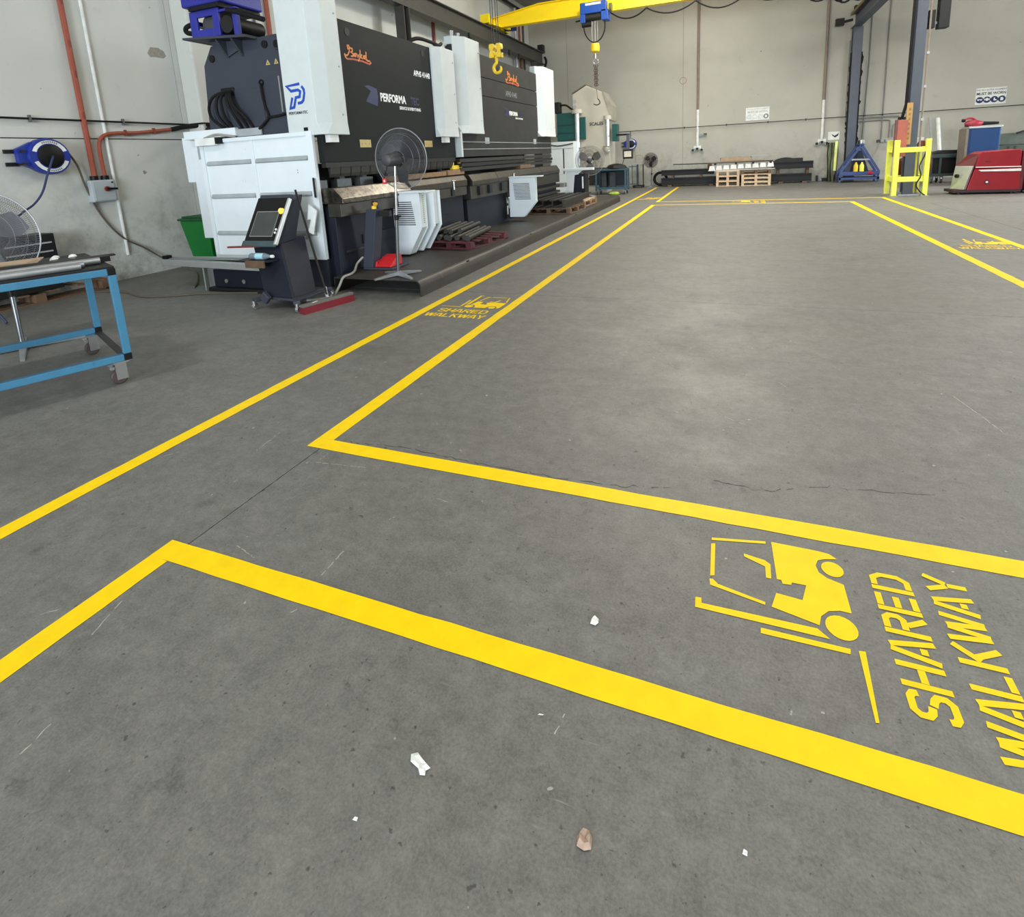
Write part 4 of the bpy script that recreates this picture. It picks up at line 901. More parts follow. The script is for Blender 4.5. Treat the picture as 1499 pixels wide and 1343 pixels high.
# third support at the far end of the platform
t = thing('sheet_follower', 'white sheet follower stand with navy side panel near the far fan', 'sheet support', (-4.2, 15.2, .191))
MB().prism([(-4.45, 1.05), (-3.98, 1.05), (-4.08, .98), (-4.20, .96), (-4.28, .195), (-4.72, .195), (-4.72, .40), (-4.45, .50), (-4.40, .72), (-4.45, .96)], 'xz', 15.2, 15.3).build('side_plate', WHITE, t, bevel=.005)
MB().box(-4.55, -3.66, 15.17, 15.33, 1.055, 1.12).build('top_rail', WHITE, t, bevel=.005)
MB().hexa([(-4.27, 15.21, .195), (-3.92, 15.21, .195), (-3.92, 15.6, .195), (-4.27, 15.6, .195)], [(-4.19, 15.21, .93), (-3.90, 15.21, .97), (-3.90, 15.6, .97), (-4.19, 15.6, .93)]).build('navy_panel', NAVY, t, bevel=.006)
MB().box(-3.99, -3.95, 15.19, 15.2, .55, .88).build('bright_slot', PAPER, t)
MB().box(-4.9, -4.5, 15.2, 15.45, .60, .72).build('slide_box', ALU, t, bevel=.01)
# foot pedal stand
t = thing('foot_pedal_stand', 'grey foot pedal stand with red hooded pedal on the platform', 'pedal', (-4.2, 5.9, .191))
MB().box(-4.42, -3.98, 5.72, 6.12, .191, .215).build('base_plate', FRAME, t, bevel=.006)
MB().hexa([(-4.42, 5.72, .215), (-4.27, 5.72, .215), (-4.27, 5.88, .215), (-4.42, 5.88, .215)], [(-4.29, 5.72, .96), (-4.14, 5.72, .96), (-4.14, 5.88, .96), (-4.29, 5.88, .96)]).build('post', FRAME, t, bevel=.008)
s_ = MB().lathe((-4.22, 5.80, .96), (0, 0, 1), [(.03, 0), (.03, .03), (.022, .04)], 14).build('stop_base', HOOKY, t, smooth=True)
MB().lathe((-4.20, 5.80, 1.0), (.3, -.2, 1), [(.02, 0), (.032, .02), (.03, .035), (.01, .04)], 14).build('stop_button', mat('stop_gold', (214, 160, 70), .4), s_, smooth=True)
MB().bar((-4.14, 5.80, .90), (-3.98, 5.80, .90), .05, .07).build('side_bracket', BSTEEL, t)
MB().prism([(5.76, .217), (6.02, .217), (6.02, .35), (5.90, .33), (5.76, .24)], 'yz', -4.24, -4.02).build('pedal_hood', REDB, t, bevel=.01)
MB().hexa([(-4.34, 5.76, .217), (-4.24, 5.76, .217), (-4.24, 5.90, .217), (-4.34, 5.90, .217)], [(-4.32, 5.78, .27), (-4.24, 5.78, .29), (-4.24, 5.88, .30), (-4.32, 5.88, .28)]).build('pedal', REDB, t, bevel=.006)
conduit('pedal_cable', smoothpath([(-4.42, 5.74, .35), (-4.46, 5.66, .28), (-4.40, 5.52, .22), (-4.34, 5.36, .21), (-4.34, 5.22, .20), (-4.36, 5.15, .10), (-4.36, 5.02, .02), (-4.45, 4.88, .016), (-4.55, 4.8, .016)]), .015, CARGREY, 'grey cable drooping from the pedal stand over the platform edge to the floor', 'cable')
# control console
t = thing('control_console', 'dark control console with tilted screen in front of the white side guard', 'console', (-4.7, 4.72, 0))
MB().hexa([(-4.84, 4.48, .12), (-4.42, 4.48, .12), (-4.42, 4.84, .12), (-4.84, 4.84, .12)], [(-5.17, 4.72, .70), (-4.75, 4.72, .70), (-4.75, 5.12, .72), (-5.17, 5.12, .72)]).build('pedestal', NAVY, t, bevel=.015)
MB().hexa([(-5.24, 4.70, .68), (-4.735, 4.70, .68), (-4.735, 4.95, .70), (-5.24, 4.95, .70)], [(-5.22, 5.0, 1.17), (-4.74, 5.0, 1.17), (-4.74, 5.16, 1.21), (-5.22, 5.16, 1.21)]).build('console_body', NAVY, t, bevel=.012)
# tilted face: frame with along-slope axes
A0 = Vector((-5.24, 4.66, .70)); Uv = Vector((1, 0, 0)); Vv = Vector((0, .30, .48)).normalized(); Nn = Uv.cross(Vv)
def slab(u0, u1, v0, v1, d0, d1):
    b = MB(); q = lambda u, v, d: A0+Uv*u+Vv*v+Nn*d
    b.hexa([q(u0, v0, d0), q(u1, v0, d0), q(u1, v1, d0), q(u0, v1, d0)], [q(u0, v0, d1), q(u1, v0, d1), q(u1, v1, d1), q(u0, v1, d1)]); return b
fc = slab(0, .50, .0, .58, -.05, 0).build('face_panel', BLACK, t, bevel=.008)
slab(.06, .40, .08, .40, 0, .004).build('screen_bezel', GALV, fc)
slab(.07, .39, .09, .39, .004, .006).build('screen', SCREEN, fc)
slab(.47, .505, -.02, .56, -.02, .02).build('bright_edge_trim', ALU, t, bevel=.006)
slab(-.01, .49, -.045, .03, -.02, .012).build('palm_rest', mat('palm_rest_teal', (58, 78, 80), .5), t, bevel=.012)
slab(0.02, .5, .56, .62, -.10, .0).build('top_hood', FRAME, t, bevel=.01)
q = lambda u, v, d: A0+Uv*u+Vv*v+Nn*d
MB().lathe(q(.425, .40, 0), Nn, [(.036, 0), (.036, .008), (.022, .01), (.026, .03), (.015, .035)], 18).build('stop_button', STOP_GLOW, fc, smooth=True)
for v in (.13, .17): MB().lathe(q(.43, v, 0), Nn, [(.014, 0), (.014, .008), (.01, .012)], 12).build('push_button', PAPER, fc, smooth=True)
MB().hexa([(-4.92, 4.50, .10), (-4.34, 4.44, .10), (-4.34, 4.92, .10), (-4.98, 4.92, .10)], [(-4.92, 4.50, .125), (-4.34, 4.44, .125), (-4.34, 4.92, .125), (-4.98, 4.92, .125)]).build('base_plate', FRAME, t, bevel=.006)
for sx, ex in (((-4.75, 4.7), (-4.90, 4.38)), ((-4.5, 4.6), (-4.29, 4.38)), ((-4.5, 4.8), (-4.36, 5.02)), ((-4.85, 4.85), (-5.12, 4.98))):
    MB().bar((*sx, .11), (*ex, .11), .07, .04).build('base_leg', FRAME, t, bevel=.006)
    c = MB().cyl((*ex, .06), (*ex, .10), .022, 10).build('castor', CHROME, t, smooth=True)
    MB().lathe((ex[0]-.018, ex[1]+.01, .037), (1, 0, 0), [(.03, 0), (.037, .006), (.037, .03), (.03, .036)], 14).build('wheel', CHROME, c, smooth=True)
MB().bar((-4.80, 4.42, .17), (-4.72, 4.42, .10), .05, .10).build('cable_hook', FRAME, t, bevel=.01)
tr = MB().hexa([(-5.20, 4.48, .515), (-4.72, 4.48, .515), (-4.72, 4.72, .515), (-5.20, 4.72, .515)], [(-5.20, 4.48, .53), (-4.72, 4.48, .53), (-4.72, 4.72, .53), (-5.20, 4.72, .53)]).build('shelf', NAVY, t)
MB().hexa([(-4.80, 5.21, .76), (-4.705, 5.21, .72), (-4.705, 5.225, .72), (-4.80, 5.225, .76)], [(-4.76, 5.25, 1.08), (-4.645, 5.25, 1.00), (-4.645, 5.265, 1.00), (-4.76, 5.265, 1.08)]).build('document_plate', PAPER, t)
MB().bar((-4.735, 5.19, .90), (-4.83, 5.23, .66), .03, .015).build('document_holder', GALV, t)
t = thing('water_bottle', 'clear plastic bottle with pale blue label lying on the console shelf', 'bottle', (-4.9, 4.56, .56))
MB().lathe((-5.06, 4.57, .567), (1, .03, 0), [(.03, 0), (.036, .02), (.036, .22), (.016, .28), (.016, .30)], 16).build('bottle_body', mat('bottle_clear', (120, 134, 142), .15), t, smooth=True)
MB().lathe((-4.97, 4.573, .567), (1, .03, 0), [(.037, 0), (.037, .11)], 16).build('bottle_label', mat('label_cyan', (170, 216, 228), .5), t, smooth=True)
MB().lathe((-4.765, 4.579, .567), (1, .03, 0), [(.018, 0), (.018, .03), (.014, .035)], 12).build('cap', PAPER, t, smooth=True)
loose(MB().box(-5.03, -4.76, 4.45, 4.478, .455, .535).build('wood_block', WOODD, None, bevel=.006), 'brown wood block on the front of the console shelf under the bottle', 'wood block')
loose(MB().bar((-5.42, 4.60, .66), (-4.98, 4.66, .665), .03, .02).build('folding_rule', REDP, None), 'dark red flat bar sticking out left of the console above the bottle', 'tool')
# aluminium support rails
t = thing('aluminium_rail', 'long pale aluminium rail pointing left from the console shelf', 'rail', (-6.2, 4.95, .0))
MB().hexa([(-7.08, 4.96, .335), (-5.30, 4.92, .31), (-5.30, 5.0, .31), (-7.08, 5.04, .335)], [(-7.08, 4.96, .415), (-5.30, 4.92, .39), (-5.30, 5.0, .39), (-7.08, 5.04, .415)]).build('rail_body', ALU, t, bevel=.004)
MB().bar((-7.1, 5.12, .41), (-5.35, 5.12, .43), .05, .03).build('back_rail', ALU, t)
MB().bar((-6.95, 4.98, .425), (-5.4, 5.02, .43), .015, .016).build('groove_bar', GALV, t)
MB().box(-7.10, -7.02, 4.98, 5.06, .415, .46).build('end_stop', BLACK, t)
MB().cyl((-6.44, 5.04, 0), (-6.44, 5.04, .34), .012, 8).build('prop_leg', GALV, t)
MB().box(-5.42, -5.25, 4.86, 5.0, .36, .46).build('clamp_block', BSTEEL, t)
# broom
t = thing('push_broom', 'red bristled push broom with a long black handle leaning beside the control console', 'broom', (-4.1, 4.62, 0))
MB().tube([(-4.14, 4.68, .12), (-4.66, 4.96, 1.27)], .0125, 10).build('handle', BLACK, t, smooth=True)
MB().tube([(-4.13, 4.67, .10), (-4.20, 4.73, .20)], .018, 10).build('socket', GALV, t, smooth=True)
bd = Vector((.17, .62, 0)).normalized(); b0 = Vector((-4.20, 4.34, 0)); b1 = Vector((-4.03, 4.96, 0))
MB().bar(b0+Vector((0, 0, .085)), b1+Vector((0, 0, .085)), .065, .03).build('broom_head', mat('broom_head_grey', (104, 98, 92), .6), t, bevel=.005)
b = MB(); n_ = Vector((bd.y, -bd.x, 0))
b.hexa([b0+n_*.05, b1+n_*.05, b1-n_*.05, b0-n_*.05], [b0+n_*.03+Vector((0, 0, .072)), b1+n_*.03+Vector((0, 0, .072)), b1-n_*.03+Vector((0, 0, .072)), b0-n_*.03+Vector((0, 0, .072))]).build('bristles', BROOMR, t)
MB().box(-4.155, -4.135, 4.45, 4.53, .1005, .1015).build('head_label', PAPER, t)
# pallet of steel bars, red pallet
pallet((-3.95, 7.85, .191), 1.15, .80, .11, WOODR, 'dark red wooden pallet on the platform under round steel bars', 'pallets', -.12)
for i in range(7):
    x0 = -4.29+.105*i; lay = 0
    loose(MB().tube([(x0-.05, 7.34+.05*(i % 3), .345), (x0-.22, 8.5+.06*(i % 2), .345)], .043, 10).build('steel_bar', DSTEEL, None, smooth=True), ('first', 'second', 'third', 'fourth', 'fifth', 'sixth', 'seventh')[i]+' round steel bar from the left in the bottom layer on the red pallet', 'bar', 'round bars on the red pallet')
for i in range(4):
    x0 = -4.27+.125*i
    loose(MB().tube([(x0-.06, 7.5+.07*(i % 2), .423), (x0-.22, 8.6, .423)], .038, 10).build('steel_bar', DSTEEL, None, smooth=True), ('first', 'second', 'third', 'fourth')[i]+' round steel bar from the left in the top layer on the red pallet', 'bar', 'upper round bars on the red pallet')
# brown pallets with channels
pallet((-3.92, 12.55, .191), 1.2, 1.05, .13, WOODD, 'nearer brown pallet on the platform under dark steel channels', 'pallets', -.05)
pallet((-3.95, 14.1, .191), 1.2, .95, .13, WOOD, 'farther pale brown pallet at the far part of the platform', 'pallets', -.03)
for i in range(4):
    x0 = -4.40+.235*i; b = MB(); z0 = .322
    b.prism([(x0, z0), (x0+.15, z0), (x0+.15, z0+.02), (x0+.09, z0+.03), (x0+.09, z0+.15), (x0+.15, z0+.16), (x0+.15, z0+.18), (x0, z0+.18), (x0, z0+.16), (x0+.06, z0+.15), (x0+.06, z0+.03), (x0, z0+.02)], 'xz', 12.0, 14.4)
    loose(b.build('steel_beam', DSTEEL, None), ('first', 'second', 'third', 'fourth')[i]+' dark steel beam from the left lying across the two brown pallets', 'beam', 'steel beams on the brown pallets')
loose(MB().hexa([(-3.7, 13.6, .322), (-3.5, 13.6, .322), (-3.5, 14.6, .322), (-3.7, 14.6, .322)], [(-3.72, 13.62, .365), (-3.52, 13.6, .335), (-3.5, 14.6, .375), (-3.7, 14.6, .335)]).build('cardboard_piece', CARD, None), 'crumpled cardboard lying on the farther brown pallet', 'cardboard')
fan((-4.22, 16.75, .191), (-4.05, 16.4, 1.30), (.45, -.85, .05), .44, 'far pedestal fan at the end of the platform in front of the beige press', wire=mat('fan_cage_far', (104, 101, 96), .5), wr=.0034, nr=80, pole=GALV)

# ================================================================== FAR LEFT: beige press and its surroundings
t = thing('beige_press', 'tall beige press with green tanks at the far end of the left row', 'press', (-5.1, 21.6, 0))
MB().prism([(-5.80, .0), (-4.55, .0), (-4.40, .85), (-4.40, 1.6), (-4.40, 2.9), (-4.66, 3.70), (-5.26, 4.0), (-5.80, 3.72)], 'xz', 21.0, 22.0).build('main_body', BEIGE, t, bevel=.02)
MB().prism([(-5.82, 3.74), (-5.27, 4.02), (-5.27, 4.06), (-5.82, 3.78)], 'xz', 20.98, 22.0).build('top_edge', PIPEB, t)
MB().prism([(-4.40, 2.66), (-4.30, 2.66), (-4.30, 3.2), (-4.62, 3.72), (-4.66, 3.70), (-4.40, 2.9)], 'xz', 20.98, 21.9).build('side_cheek', mat('press_beige_shaded', (152, 148, 136), .5), t)  # shade of the side face put into a darker beige
MB().cyl((-5.60, 20.85, .78), (-5.60, 20.85, 3.05), .09, 14).build('guide_rod', CHROME, t, smooth=True)
MB().cyl((-4.46, 20.9, 1.55), (-4.46, 20.9, 2.72), .07, 14).build('guide_rod', CHROME, t, smooth=True)
MB().cyl((-5.60, 20.85, 3.0), (-5.60, 20.85, 3.14), .2, 16).build('rod_collar', BEIGE, t, smooth=True)
MB().cyl((-4.46, 20.9, 2.7), (-4.46, 20.9, 2.84), .14, 16).build('rod_collar', BEIGE, t, smooth=True)
for x in (-5.45, -4.5): MB().lathe((x, 20.9, 1.5), (0, 0, 1), [(.05, 0), (.12, .1), (.12, .22), (.16, .24)], 14).build('rod_foot', BEIGE, t, smooth=True)
MB().box(-6.42, -5.62, 20.9, 21.6, 2.02, 3.06).build('green_tank', GREEN, t, bevel=.02)
MB().box(-5.50, -5.30, 20.86, 21.0, 2.04, 2.86).build('green_tank', GREEN, t, bevel=.015)
MB().box(-4.30, -4.10, 20.9, 21.3, 1.90, 2.52).build('green_tank', GREEN, t, bevel=.015)
for z in (2.3, 2.6): MB().box(-6.40, -5.7, 20.88, 20.9, z, z+.02).build('tank_rib', mat('tank_green_dark', (10, 58, 58), .5), t)
MB().box(-6.50, -6.28, 20.9, 21.2, 3.06, 3.48).build('motor', BSTEEL, t, bevel=.03)
MB().tube(smoothpath([(-6.3, 21.0, 3.35), (-6.05, 20.95, 3.34), (-5.85, 20.95, 3.2), (-5.7, 20.95, 3.1)]), .035, 8).build('hose', RUBBER, t, smooth=True)
for z in (3.45, 3.25): MB().cyl((-5.72, 20.99, z), (-5.72, 21.0, z), .07, 10).build('port_cover', RIB, t)
text('SCALES', .16, INKK, t, 'press_lettering', (-5.16, 20.985, 2.53), AX_MY, .004)
MB().prism([(-5.8, .3), (-4.42, .3), (-4.42, .95), (-5.8, .95)], 'xz', 20.95, 21.0).build('dark_throat', DSTEEL, t)
t = thing('white_cabinet', 'white steel cabinet between the farther press and the beige press', 'cabinet', (-6.1, 20.2, 0))
MB().box(-6.50, -5.58, 20.2, 20.8, .1, 1.98).build('cabinet_body', WHITE, t, bevel=.01)
MB().box(-6.0, -5.96, 20.185, 20.2, .8, 1.72).build('door_gap', INKK, t)
MB().box(-6.46, -6.02, 20.18, 20.2, .8, 1.72).build('door', WHITE, t, bevel=.006)
MB().box(-6.5, -5.58, 20.17, 20.2, 1.74, 1.98).build('top_band', WHITE, t, bevel=.006)
MB().box(-6.48, -5.6, 20.25, 20.75, 0, .1).build('plinth', BSTEEL, t)
MB().tube(smoothpath([(-6.5, 20.15, 1.90), (-6.2, 20.15, 1.84), (-5.9, 20.15, 1.86), (-5.6, 20.15, 1.90)]), .02, 6).build('cable', BSTEEL, t)
t = thing('monitor_arm', 'small pendant control screen hanging from a dark swing arm near the corner', 'screen', (-4.0, 20.6, 1.25))
MB().bar((-4.12, 20.9, 2.12), (-3.62, 20.6, 2.10), .06, .06).build('swing_arm', BSTEEL, t)
MB().bar((-3.66, 20.6, 2.10), (-3.66, 20.6, 1.58), .10, .08, (0, 1, 0)).build('drop_arm', COLG, t)
MB().box(-3.84, -3.48, 20.52, 20.62, 1.24, 1.58).build('screen_case', BSTEEL, t, bevel=.01)
MB().box(-3.79, -3.53, 20.515, 20.52, 1.31, 1.51).build('screen_face', mat('screen_cream', (206, 202, 182), .4), t)
MB().tube(smoothpath([(-3.8, 20.56, 1.24), (-3.86, 20.6, 1.05), (-3.82, 20.65, .95)]), .012, 6).build('cable', BSTEEL, t)
hose_reel((-4.14, 24.19, 1.80), (0, -1, 0), 'far dark blue hose reel on the back wall near the left corner', .95)
conduit('hanging_hose', smoothpath([(-4.0, 24.05, 1.62), (-3.95, 24.05, 1.2), (-3.9, 24.05, .95), (-3.7, 24.05, .95), (-3.62, 24.05, 1.15), (-3.75, 24.05, 1.32), (-3.95, 24.05, 1.3)]), .014, CARGREY, 'thin grey hose looping below the far blue reel', 'hose')
conduit('hanging_hose', [(-4.17, 24.1, 2.32), (-4.17, 24.1, 2.05)], .012, BSTEEL, 'short dark drop pipe above the far blue reel', 'pipe')
# teal trolley
t = thing('steel_trolley', 'teal steel trolley with mesh side on castors near the far left corner', 'trolley', (-4.1, 20.2, 0))
for x in (-4.70, -3.64):
    for y in (19.9, 20.5): MB().box(x-.03, x+.03, y-.03, y+.03, .14, .92).build('leg', CARTD, t, bevel=.004)
for z in (.20, .86):
    for y in (19.9, 20.5): MB().box(-4.67, -3.67, y-.03, y+.03, z, z+.06).build('rail', CARTD, t, bevel=.004)
    for x in (-4.70, -3.64): MB().box(x-.03, x+.03, 19.93, 20.47, z, z+.06).build('rail', CARTD, t, bevel=.004)
MB().box(-4.67, -3.67, 19.93, 20.47, .905, .915).build('top_sheet', CARTD, t)
MB().box(-4.67, -3.67, 19.93, 20.47, .26, .27).build('shelf', CARTD, t)
MB().box(-4.66, -3.68, 20.46, 20.47, .28, .86).build('back_sheet', mat('teal_dark', (24, 36, 42), .6), t)
for x in (-3.50, -3.34): MB().bar((x, 20.5, .30), (x, 20.5, 1.0), .03, .03, (0, 1, 0)).build('handle_post', CARTD, t)
MB().bar((-3.64, 20.5, .95), (-3.32, 20.5, .95), .03, .03).build('handle', CARTD, t); MB().bar((-3.64, 20.5, .32), (-3.32, 20.5, .32), .03, .03).build('handle', CARTD, t)
for x in (-4.66, -3.68):
    for y in (19.92, 20.48): castor(t, x, y, .14, .05, GALV)
loose(MB().lathe((-4.0, 20.2, .9155), (.05, 0, 1), [(.36, 0), (.38, .03), (.30, .12), (.14, .17), (.02, .18)], 10).build('dark_bag', BSTEEL, None), 'black bag lying on top of the teal trolley', 'bag')
for x in (-4.45, -4.15): loose(MB().box(x-.09, x+.09, 20.05, 20.35, .271, .80).build('upright_box', mat('box_dark', (46, 54, 58), .6), None, bevel=.01), ('left' if x < -4.3 else 'right')+' dark upright box on the shelf of the teal trolley', 'box')
loose(MB().lathe((-4.02, 19.75, 0), (0, 0, 1), [(.16, 0), (.20, .05), (.14, .11), (.03, .12)], 10).build('green_bag', mat('bag_lime', (150, 170, 60), .7), None), 'small lime green bundle on the floor under the teal trolley', 'bag')
fan((-3.20, 23.2, 0), (-3.19, 23.05, 1.10), (-.25, -.95, 0), .31, 'farthest pedestal fan beside the pile of steel against the back wall', wire=mat('fan_cage_black', (60, 60, 62), .5), wr=.0042, nr=64, blade=BSTEEL, pole=BSTEEL)
t = thing('work_stand', 'small work stand with thin top left of the farthest fan', 'stand', (-3.6, 23.3, 0))
MB().box(-4.0, -3.52, 23.3, 23.7, .96, 1.0).build('top', RIB, t)
for x in (-3.78, -3.56): MB().box(x-.02, x+.02, 23.48, 23.52, .1, .96).build('leg', BSTEEL if x < -3.5 else PAPER, t)
MB().box(-3.98, -3.54, 23.3, 23.7, .06, .10).build('base_tray', BSTEEL, t)
for x in (-3.93, -3.58): 
    for y in (23.34, 23.66): MB().box(x-.03, x+.03, y-.03, y+.03, 0, .06).build('foot', BSTEEL, t)

# ================================================================== BACK WALL FITTINGS
for x, lab in ((-1.48, 'left of the two white power drop pipes on the back wall'), (2.98, 'right of the two white power drop pipes on the back wall')):
    o = conduit('power_drop_pipe', [(x, 24.14, 7.6), (x, 24.14, 3.0)], .05, PIPEB, lab, 'pipe', group='power drop pipes')
    MB().tube([(x, 24.14, 3.0), (x, 24.14, 1.56)], .055, 10).build('lower_sleeve', PIPEW, o, smooth=True)
    t = thing('socket_cluster', 'cluster of grey power sockets at the foot of the '+('left' if x < 0 else 'right')+' drop pipe', 'power socket', (x, 24.2, 1.47), 'power socket clusters')
    MB().box(x-.14, x+.14, 24.12, 24.199, 1.46, 1.58).build('back_box', PIPEW, t, bevel=.01)
    for k, dx in enumerate((-.17, 0, .17)):
        s = MB().box(x+dx-.075, x+dx+.075, 24.06, 24.12, 1.36+.05*(k == 1), 1.46+.05*(k == 1)).build('socket', GREYB, t, bevel=.01)
        MB().cyl((x+dx, 24.055, 1.41+.05*(k == 1)), (x+dx, 24.06, 1.41+.05*(k == 1)), .05, 12).build('socket_face', BSTEEL, s)
t = thing('wall_fitting', 'small grey bracket fitting on the left drop pipe of the back wall', 'fitting', (-1.3, 24.12, 2.0))
MB().bar((-1.43, 24.14, 1.96), (-1.22, 24.1, 2.03), .06, .07).build('bracket', GALV, t); MB().box(-1.24, -1.12, 24.05, 24.15, 1.99, 2.06).build('head', FANG, t)
# signs
def ppe_sign(x0, x1, z0, z1, label, faded):
    t = thing('safety_sign', label, 'sign', ((x0+x1)/2, 24.199, (z0+z1)/2), 'protective equipment signs'); wd, h = x1-x0, z1-z0
    MB().box(x0, x1, 24.18, 24.199, z0, z1).build('sign_plate', PAPER, t, bevel=.004)
    ink, ink2 = (INKG, INKB) if not faded else (mat('faded_grey', (176, 184, 184), .6), mat('faded_blue', (200, 210, 214), .6))
    text('THIS PROTECTIVE EQUIPMENT', h*.13, ink, t, 'sign_lettering', (x0+wd*.5, 24.178, z1-h*.18), AX_MY, .001, align='CENTER', sx=.86)
    text('MUST BE WORN', h*.22, INKK if not faded else ink, t, 'sign_lettering', (x0+wd*.5, 24.178, z1-h*.42), AX_MY, .003, align='CENTER', sx=.9)
    for k in range(4):
        cx = x0+wd*(.14+.24*k); cz = z0+h*.28; r = h*.19; m_ = ink2 if not (faded and k == 3) else INKG
        flat([disc(0, 0, r, r, 18)], m_, t, 'symbol_disc', (cx, 24.179, cz), AX_MY)
        W_ = PAPER
        if k == 0: flat([[(-.7*r, .1*r), (.7*r, .1*r), (.7*r, .3*r), (-.7*r, .3*r)], disc(-.35*r, 0, .25*r, .2*r, 10), disc(.35*r, 0, .25*r, .2*r, 10)], W_, t, 'goggle_symbol', (cx, 24.177, cz), AX_MY)
        if k == 1: flat([disc(0, .1*r, .4*r, .5*r, 12), [(-.7*r, -.2*r), (-.45*r, -.2*r), (-.45*r, .4*r), (-.7*r, .4*r)], [(.45*r, -.2*r), (.7*r, -.2*r), (.7*r, .4*r), (.45*r, .4*r)]], W_, t, 'earmuff_symbol', (cx, 24.177, cz), AX_MY)
        if k == 2: flat([[(-.2*r, -.4*r), (.6*r, -.4*r), (.6*r, -.1*r), (.15*r, .05*r), (.15*r, .5*r), (-.2*r, .5*r)]], W_, t, 'boot_symbol', (cx, 24.177, cz), AX_MY)
        if k == 3: flat([[(-.4*r, -.5*r), (.3*r, -.5*r), (.45*r, .1*r), (.2*r, .5*r), (-.35*r, .5*r)]], W_, t, 'glove_symbol', (cx, 24.177, cz), AX_MY)
ppe_sign(.31, 1.15, 2.43, 2.92, 'white faded protective equipment sign in the middle of the back wall', True)
ppe_sign(7.57, 8.41, 2.43, 2.98, 'clear protective equipment sign with four blue discs on the right of the back wall', False)
t = thing('wall_poster', 'small white poster with a black swoosh near the right drop pipe', 'poster', (3.37, 24.199, 1.68))
MB().box(3.19, 3.56, 24.19, 24.199, 1.52, 1.82).build('poster_sheet', PAPER, t)
flat([[(-.10, .06), (.0, -.02), (.10, .04), (.14, .09), (.12, -.02), (.02, -.09), (-.06, -.03)]], INKK, t, 'swoosh', (3.40, 24.189, 1.69), AX_MY)
wcond = mat('wall_conduit_grey', (128, 128, 124), .5)
for pts, lab in (([(4.35, 24.17, 7.6), (4.35, 24.17, 4.2), (4.30, 24.17, 1.5)], 'thin grey pipe on the back wall right of the far crane column'),
                 ([(4.89, 24.17, 7.6), (4.89, 24.17, 1.45)], 'long thin grey pipe on the back wall left of the near crane column'),
                 (smoothpath([(3.72, 24.15, 5.0), (3.72, 24.15, 2.25), (3.80, 24.15, 2.12), (4.1, 24.15, 2.12), (5.0, 24.15, 2.13), (5.12, 24.15, 2.0), (5.12, 24.15, 1.5)]), 'thin pipe from the far column bending along the wall and down to a switch'),
                 (smoothpath([(4.1, 24.13, 2.24), (5.2, 24.13, 2.24), (5.4, 24.13, 2.2), (5.5, 24.13, 2.0), (5.3, 24.13, 1.98), (5.22, 24.13, 1.85), (5.22, 24.13, 1.5)]), 'second thin pipe bending down beside the first between the crane columns')):
    conduit('wall_conduit', pts, .022, wcond, lab, 'pipe')
t = thing('socket_cluster', 'small dark socket pair low on the wall between the crane columns', 'power socket', (4.85, 24.2, 1.38), 'power socket clusters')
for dx in (0, .12, .26): MB().box(4.76+dx, 4.86+dx, 24.12, 24.199, 1.34, 1.44).build('socket', RIB if dx else FANG, t, bevel=.01)
conduit('hanging_lead', smoothpath([(4.80, 24.1, 1.34), (4.78, 24.05, 1.1), (4.6, 24.0, .85), (4.45, 23.9, .75)]), .014, CARGREY, 'thin lead hanging from the socket pair to the blue frame', 'cable')
o = MB().ring((-2.06, 24.197, 4.18), (0, 1, 0), .13, .012, 20, 4).build('lifting_socket', mat('rust_ring', (170, 140, 120), .8), None); loose(o, 'faint round rusty lifting socket in the back wall panel joint', 'fitting')
loose(MB().box(4.28, 4.52, 24.17, 24.199, 4.12, 4.22).build('cover_plate', WALLB, None), 'pale cover plate on the back wall beside the far column pipe', 'fitting')

# ================================================================== STEEL STOCK AGAINST THE BACK WALL
def stock(x0, x1, y0, y1, z0, z1, m, label, name='steel_beam', cat='beam'):
    b = MB(); tf = .03
    b.box(x0, x1, y0, y1, z0, z0+tf).box(x0, x1, y0, y1, z1-tf, z1).box(x0, x1, y0+.10, y1-.02, z0+tf, z1-tf)
    return loose(b.build(name, m, None, bevel=.004), label, cat)
stock(-2.85, 2.65, 23.55, 23.95, .06, .34, BSTEEL, 'long dark bottom beam of the steel pile along the back wall')
for x in (-2.5, -.9, 1.6, 2.4): loose(MB().box(x-.08, x+.08, 23.5, 24.0, 0, .06).build('timber_bearer', WOODD, None), {-2.5: 'leftmost', -.9: 'second', 1.6: 'third', 2.4: 'rightmost'}[x]+' low timber bearer under the long bottom beam by the back wall', 'timber', 'bearers under the bottom beam')
stock(-2.85, -.80, 23.6, 23.9, .44, .66, BSTEEL, 'dark beam on the left upper tier of the steel pile')
for x in (-2.4, -1.3): loose(MB().box(x-.05, x+.05, 23.6, 23.9, .34, .44).build('timber_spacer', WOODD, None), ('left' if x < -2 else 'right')+' timber spacer under the left upper beam of the steel pile', 'timber', 'spacers under the left upper beam')
stock(1.28, 2.68, 23.5, 23.85, .54, .80, BSTEEL, 'dark beam on the right upper tier of the steel pile')
for x in (1.5, 2.5): loose(MB().box(x-.05, x+.05, 23.6, 23.8, .34, .54).build('timber_spacer', WOODD, None), ('left' if x < 2 else 'right')+' timber spacer under the right upper beam of the steel pile', 'timber', 'spacers under the right upper beam')
b = MB()
pr = [(1.30+.9*i/8, .80+.16*math.sin(PI*i/8)**.6) for i in range(9)]
b.prism(pr, 'xz', 23.55, 23.85); loose(b.build('curved_sheet', BSTEEL, None), 'dark curved sheet arching on top of the right upper beam', 'steel sheet')
loose(MB().box(1.75, 2.32, 23.5, 23.56, .80, .93).build('dark_plate', BSTEEL, None), 'small dark plate in front of the curved sheet', 'steel plate')
